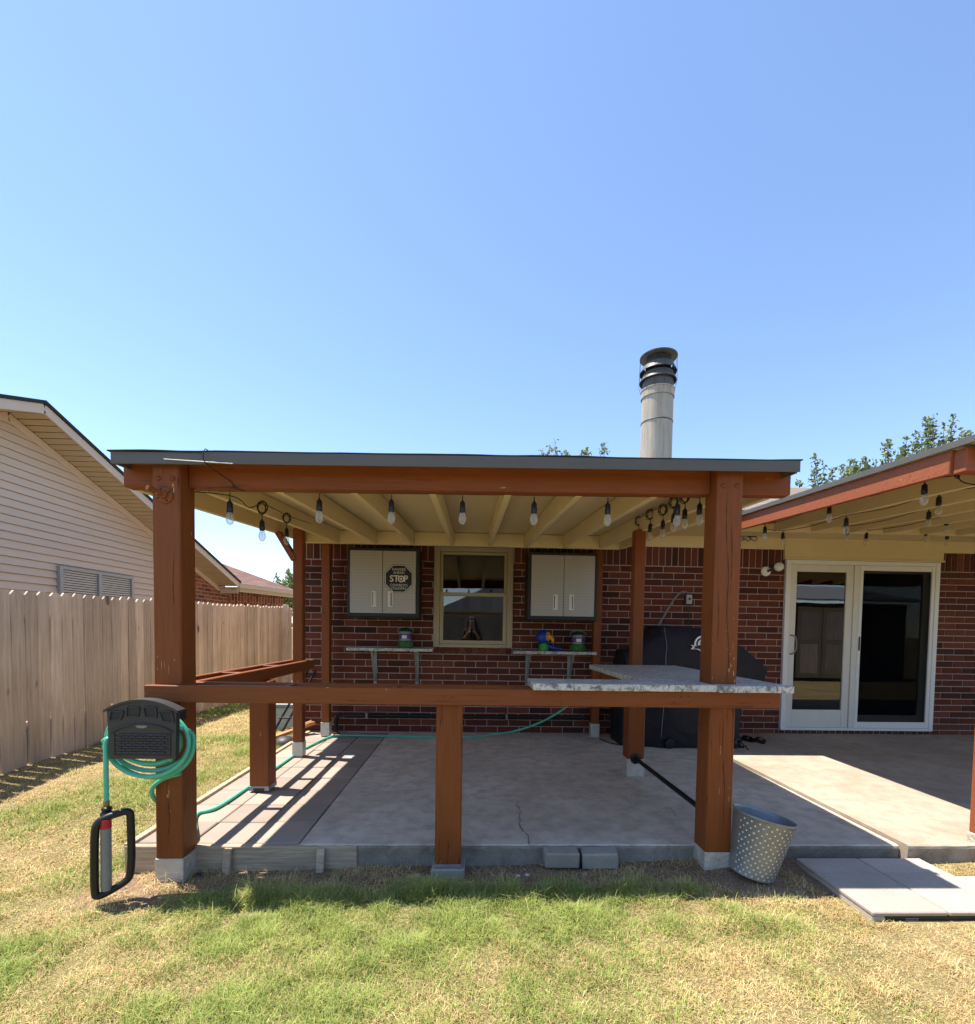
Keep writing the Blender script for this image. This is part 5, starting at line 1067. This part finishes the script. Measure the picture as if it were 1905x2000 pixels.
# ------------------------------------------------------------------ grass
def greenness(x, y):
    n = vnoise(x*2.1+5, y*2.1)*.6+vnoise(x*6.3, y*6.3+7)*.4; n2 = vnoise(x*1.1+20, y*1.1+3)
    g = .60+.0*x
    g = g+.55*np.exp(-((x-.15)/1.0)**2-((y-2.30)/.28)**2)
    g = g-.48*nss(.35, 1.0, x)*nss(2.15, 1.85, y)-.55*nss(1.5, 1.8, x)+.16*nss(2.0, 2.4, x)
    g = g-.14*nss(-.8, -1.7, x)*(y < 2.6)-.30*nss(-1.5, -2.0, x)*nss(1.95, 2.3, y)*nss(3.6, 2.8, y)
    lft = nss(-1.85, -1.95, x)*nss(2.9, 3.4, y); g = g*(1-lft)+lft*(.30+.42*nss(-2.75, -2.2, x)*nss(6.5, 4.5, y))
    return np.clip(g+(n-.5)*1.6+(n2-.5)*.7, 0, 1)
def grass(name, x0, x1, y0, y1, dens, hgt, wid, keep, label, dry=0.0):
    n = int((x1-x0)*(y1-y0)*dens); X = RNG.uniform(x0, x1, n); Y = RNG.uniform(y0, y1, n); k = keep(X, Y); X = X[k]; Y = Y[k]; n = len(X)
    g = greenness(X, Y); live = RNG.random(n) < np.clip(g*1.05-dry, .02, .97)
    h = hgt*RNG.uniform(.45, 1.25, n)*(.6+.5*g)*np.where(live, 1, .8)*(1+.5*np.exp(-((Y-2.40)/.08)**2)*nss(1.3, 1.0, np.abs(X))); a = RNG.uniform(0, 2*math.pi, n); lean = RNG.uniform(.25, 1.15, n)*np.where(live, 1, 1.5); wd = wid*RNG.uniform(.6, 1.25, n)
    h = h*(.45+1.1*vnoise(X*10+6, Y*10+1))*np.where(RNG.random(n) < .03, 1.7, 1.0)
    dx, dy = np.cos(a), np.sin(a); sx_, sy_ = -dy*wd, dx*wd; Z = gz(X, Y)-.006
    h1 = h*.55; h2 = h; o1 = h*lean*.28; o2 = h*lean*.95; zz2 = Z+h2*np.clip(1.05-lean*.45, .15, 1)
    V = np.empty((n, 5, 3)); V[:, 0] = np.stack([X-sx_, Y-sy_, Z], 1); V[:, 1] = np.stack([X+sx_, Y+sy_, Z], 1)
    V[:, 2] = np.stack([X+dx*o1+sx_*.8, Y+dy*o1+sy_*.8, Z+h1], 1); V[:, 3] = np.stack([X+dx*o1-sx_*.8, Y+dy*o1-sy_*.8, Z+h1], 1); V[:, 4] = np.stack([X+dx*o2, Y+dy*o2, zz2], 1)
    me = bpy.data.meshes.new(name); me.vertices.add(5*n); me.vertices.foreach_set('co', V.ravel()); b = np.arange(n)[:, None]*5
    L = np.concatenate([b+np.array([[0, 1, 2, 3]]), b+np.array([[3, 2, 4]])], 1).ravel(); me.loops.add(len(L)); me.loops.foreach_set('vertex_index', L)
    ls = np.stack([np.arange(n)*7, np.arange(n)*7+4], 1).ravel(); me.polygons.add(2*n); me.polygons.foreach_set('loop_start', ls); me.polygons.foreach_set('loop_total', np.tile([4, 3], n)); me.update()
    t = .45*RNG.random((n, 1))+.55*vnoise(X*15+4, Y*15+8)[:, None]; gcol = np.array([[.10, .19, .028]])*(1-t)+np.array([[.44, .54, .12]])*t; dcol = np.array([[.46, .29, .11]])*(1-t)+np.array([[.92, .72, .41]])*t
    c = np.where(live[:, None], gcol, dcol); mixy = (RNG.random((n, 1)) < .35)*.5; c = c*(1-mixy)+mixy*(gcol+dcol)/2
    cc = np.concatenate([c, np.ones((n, 1))], 1); cc = np.repeat(cc[:, None, :], 5, 1); cc[:, 4, :3] = cc[:, 4, :3]*.6+np.array([.60, .52, .24])*.4
    at_ = me.color_attributes.new('Col', 'FLOAT_COLOR', 'POINT'); at_.data.foreach_set('color', cc.astype(np.float32).ravel()); me.materials.append(M['blade'])
    return tag(link(name, me), label, 'grass', kind='stuff')
def keep_front(X, Y):
    sf = soil_front(X); k = (Y < sf-.01+.05*RNG.random(len(X))) | (X < -1.93+.1*RNG.random(len(X))) | ((X > 2.58) & (Y < 2.62)); k |= (Y < sf+.10) & (RNG.random(len(X)) < .10) & (X < 1.2)
    k &= ~((X > 1.81) & (X < 2.96) & (Y > 2.085) & (Y < 2.51)) & ~((X > 1.81) & (X < 2.58) & (Y > 2.085)); k &= ~((X > LPX-.02) & (X < LPX+.17) & (Y > 2.55))
    th = .55+.45*greenness(X, Y); th = np.where((np.abs(X+1.75) < .35) & (Y > 2.3), .45, th); return k & (RNG.random(len(X)) < th*(.5+.9*vnoise(X*10+6, Y*10+1)))
grass('lawn_grass', -3.0, 3.0, 1.15, 2.62, 38000, .046, .00125, keep_front, 'patchy green and straw-coloured grass in front of the patio')
grass('lawn_grass', 3.0, 6.0, 1.1, 2.62, 12000, .046, .0018, lambda X, Y: RNG.random(len(X)) < .8, 'dry straw-coloured grass before the second patio cover')
def keep_left(X, Y): return (X < -1.90) & (X > FX+.03) & (RNG.random(len(X)) < .75) & ~((X > -3.0) & (Y < 2.62))
grass('lawn_grass', FX, -1.89, 1.2, 5.2, 16000, .046, .0018, keep_left, 'dry yellowing grass beside the paver walk')
grass('lawn_grass', FX, -2.0, 5.2, 10.3, 6000, .055, .0030, lambda X, Y: X > FX+.03, 'yellowing grass strip along the far fence')
def keep_soil(X, Y): return (Y > soil_front(X)-.05) & (Y < 2.70) & (RNG.random(len(X)) < np.where(vnoise(X*5+1, Y*9) > .45, .9, .25)) & ~((X > LPX-.02) & (X < LPX+.16) & (Y > 2.56))
o = grass('straw_litter', -1.95, 1.78, 2.2, 2.71, 15000, .055, .0014, keep_soil, 'dead straw scattered over the bare soil', dry=2.0)
def keep_step(X, Y): return (Y > 1.95) & ~((X > 1.82) & (Y > 2.09)) & (RNG.random(len(X)) < .7)
grass('straw_litter', 1.2, 3.0, 1.9, 2.45, 7000, .045, .0016, keep_step, 'matted dry straw around the paver step', dry=2.0)

# ------------------------------------------------------------------ the photographer, seen only as a reflection in the window
def skinned(name, J, E, mat, parent, sub=1):
    me = bpy.data.meshes.new(name); me.from_pydata([j[:3] for j in J], E, []); me.materials.append(mat); o = link(name, me, parent)
    md = o.modifiers.new('skin', 'SKIN'); md.use_smooth_shade = True; sv = me.skin_vertices[0].data if me.skin_vertices else None
    if sv is None:
        bm = bmesh.new(); bm.from_mesh(me); bm.verts.layers.skin.verify(); bm.to_mesh(me); bm.free(); sv = me.skin_vertices[0].data
    for i, j in enumerate(J): sv[i].radius = (j[3], j[4] if len(j) > 4 else j[3]); sv[i].use_root = (i == 0)
    sb = o.modifiers.new('sub', 'SUBSURF'); sb.levels = sb.render_levels = sub; return o
gp_ = float(gz(0, -.45)); pe = thing('person', (0, -.45, gp_), 'person with long hair in a dark top raising a phone, reflected in the window', 'person')
SK = plain('skin', (.42, .25, .18), .5); SH = plain('dark_top', (.07, .035, .03), .8); JN = plain('denim', (.05, .07, .13), .8); HR = plain('brown_hair', (.06, .035, .022), .5)
g0 = gp_; PJ = [(0, -.45, g0+.92, .13, .10), (0, -.45, g0+1.05, .12, .09), (0, -.44, g0+1.2, .14, .095), (0, -.45, g0+1.32, .10, .075), (0, -.44, g0+1.40, .048), (0, -.425, g0+1.47, .062, .075), (0, -.42, g0+1.55, .07, .085), (0, -.425, g0+1.605, .05, .06), (0, -.335, g0+1.52, .012)]
PE = [(0, 1), (1, 2), (2, 3), (3, 4), (4, 5), (5, 6), (6, 7), (5, 8)]
for sx in (-1, 1):
    b_ = len(PJ); PJ += [(sx*.15, -.45, g0+1.31, .052), (sx*.235, -.42, g0+1.07, .04), (sx*.15, -.22, g0+1.16, .032), (sx*.075, -.085, HEYE-.06, .022), (sx*.052, -.045, HEYE-.045, .021, .016)]
    PE += [(3, b_), (b_, b_+1), (b_+1, b_+2), (b_+2, b_+3), (b_+3, b_+4)]
    for f_, (dz, L) in enumerate(((.022, .05), (.008, .056), (-.006, .054), (-.02, .044))):
        c_ = len(PJ); PJ += [(sx*.047, -.032, HEYE-.045+dz, .0085), (sx*.036, -.006-.010, HEYE-.045+dz, .008), (sx*(.036-L*.4), -.008, HEYE-.045+dz, .007)]; PE += [(b_+4, c_), (c_, c_+1), (c_+1, c_+2)]
    c_ = len(PJ); PJ += [(sx*.04, -.055, HEYE-.02, .0095), (sx*.022, -.05, HEYE, .008)]; PE += [(b_+4, c_), (c_, c_+1)]
    c_ = len(PJ); PJ += [(sx*.09, -.45, g0+.84, .085), (sx*.10, -.44, g0+.48, .058), (sx*.105, -.46, g0+.10, .036), (sx*.11, -.40, g0+.035, .036), (sx*.12, -.30, g0+.03, .03)]; PE += [(0, c_), (c_, c_+1), (c_+1, c_+2), (c_+2, c_+3), (c_+3, c_+4)]
skinned('body', PJ, PE, SK, pe)
TJ = [(0, -.45, g0+.86, .155, .125), (0, -.45, g0+1.05, .138, .108), (0, -.44, g0+1.2, .158, .113), (0, -.45, g0+1.33, .115, .088), (0, -.445, g0+1.375, .06, .06)]; TE = [(0, 1), (1, 2), (2, 3), (3, 4)]
for sx in (-1, 1): b_ = len(TJ); TJ += [(sx*.15, -.45, g0+1.315, .066), (sx*.237, -.42, g0+1.068, .054), (sx*.165, -.25, g0+1.145, .044)]; TE += [(3, b_), (b_, b_+1), (b_+1, b_+2)]
skinned('top', TJ, TE, SH, pe)
LJ = [(0, -.45, g0+.92, .148, .118)]; LE = []
for sx in (-1, 1): b_ = len(LJ); LJ += [(sx*.09, -.45, g0+.83, .1), (sx*.10, -.44, g0+.48, .072), (sx*.105, -.46, g0+.09, .055)]; LE += [(0, b_), (b_, b_+1), (b_+1, b_+2)]
skinned('trousers', LJ, LE, JN, pe)
for sx in (-1, 1): MB().lathe(sph(1), 14, Matrix.Translation((sx*.115, -.355, g0+.035)) @ Matrix.Diagonal((.045, .125, .042, 1))).build('shoe', M['charcoal'], pe, True)
hr = MB().lathe(sph(1), 18, Matrix.Translation((0, -.455, g0+1.56)) @ Matrix.Diagonal((.092, .098, .098, 1)))
for sx in (-1, 1):
    for k in range(4): hr.tube(curve_pts([(sx*.05, -.44+.0*k, g0+1.62), (sx*(.088+.006*k), -.43-.02*k, g0+1.52), (sx*(.10+.01*k), -.42-.02*k, g0+1.38), (sx*(.11-.01*k), -.37-.03*k, g0+1.2)], 4), [.03]*9+[.024, .018, .01, .004], 8)
hr.build('hair', HR, pe, True)
for sx in (-1, 1): MB().lathe(sph(.011, 8), 10, Matrix.Translation((sx*.03, -.352, g0+1.545))).build('eye', M['white'], pe, True)
MB().box(-.022, .022, -.352, -.342, g0+1.474, g0+1.482, .003).build('mouth', plain('lip', (.35, .12, .1), .5), pe)
for sx in (-1, 1): MB().lathe([(.001, 0), (.026, .001), (.026, .006), (.001, .008)], 16, Matrix.Translation((sx*.034, -.352, g0+1.635)) @ Matrix.Rotation(R_(60), 4, 'X')).build('sunglasses', M['white'], pe, True)
ph = MB().box(-.037, .037, -.031, -.022, HEYE-.135, HEYE+.018, .004).build('phone', M['black']); tag(ph, 'black phone held up in both hands, reflected in the window', 'phone')
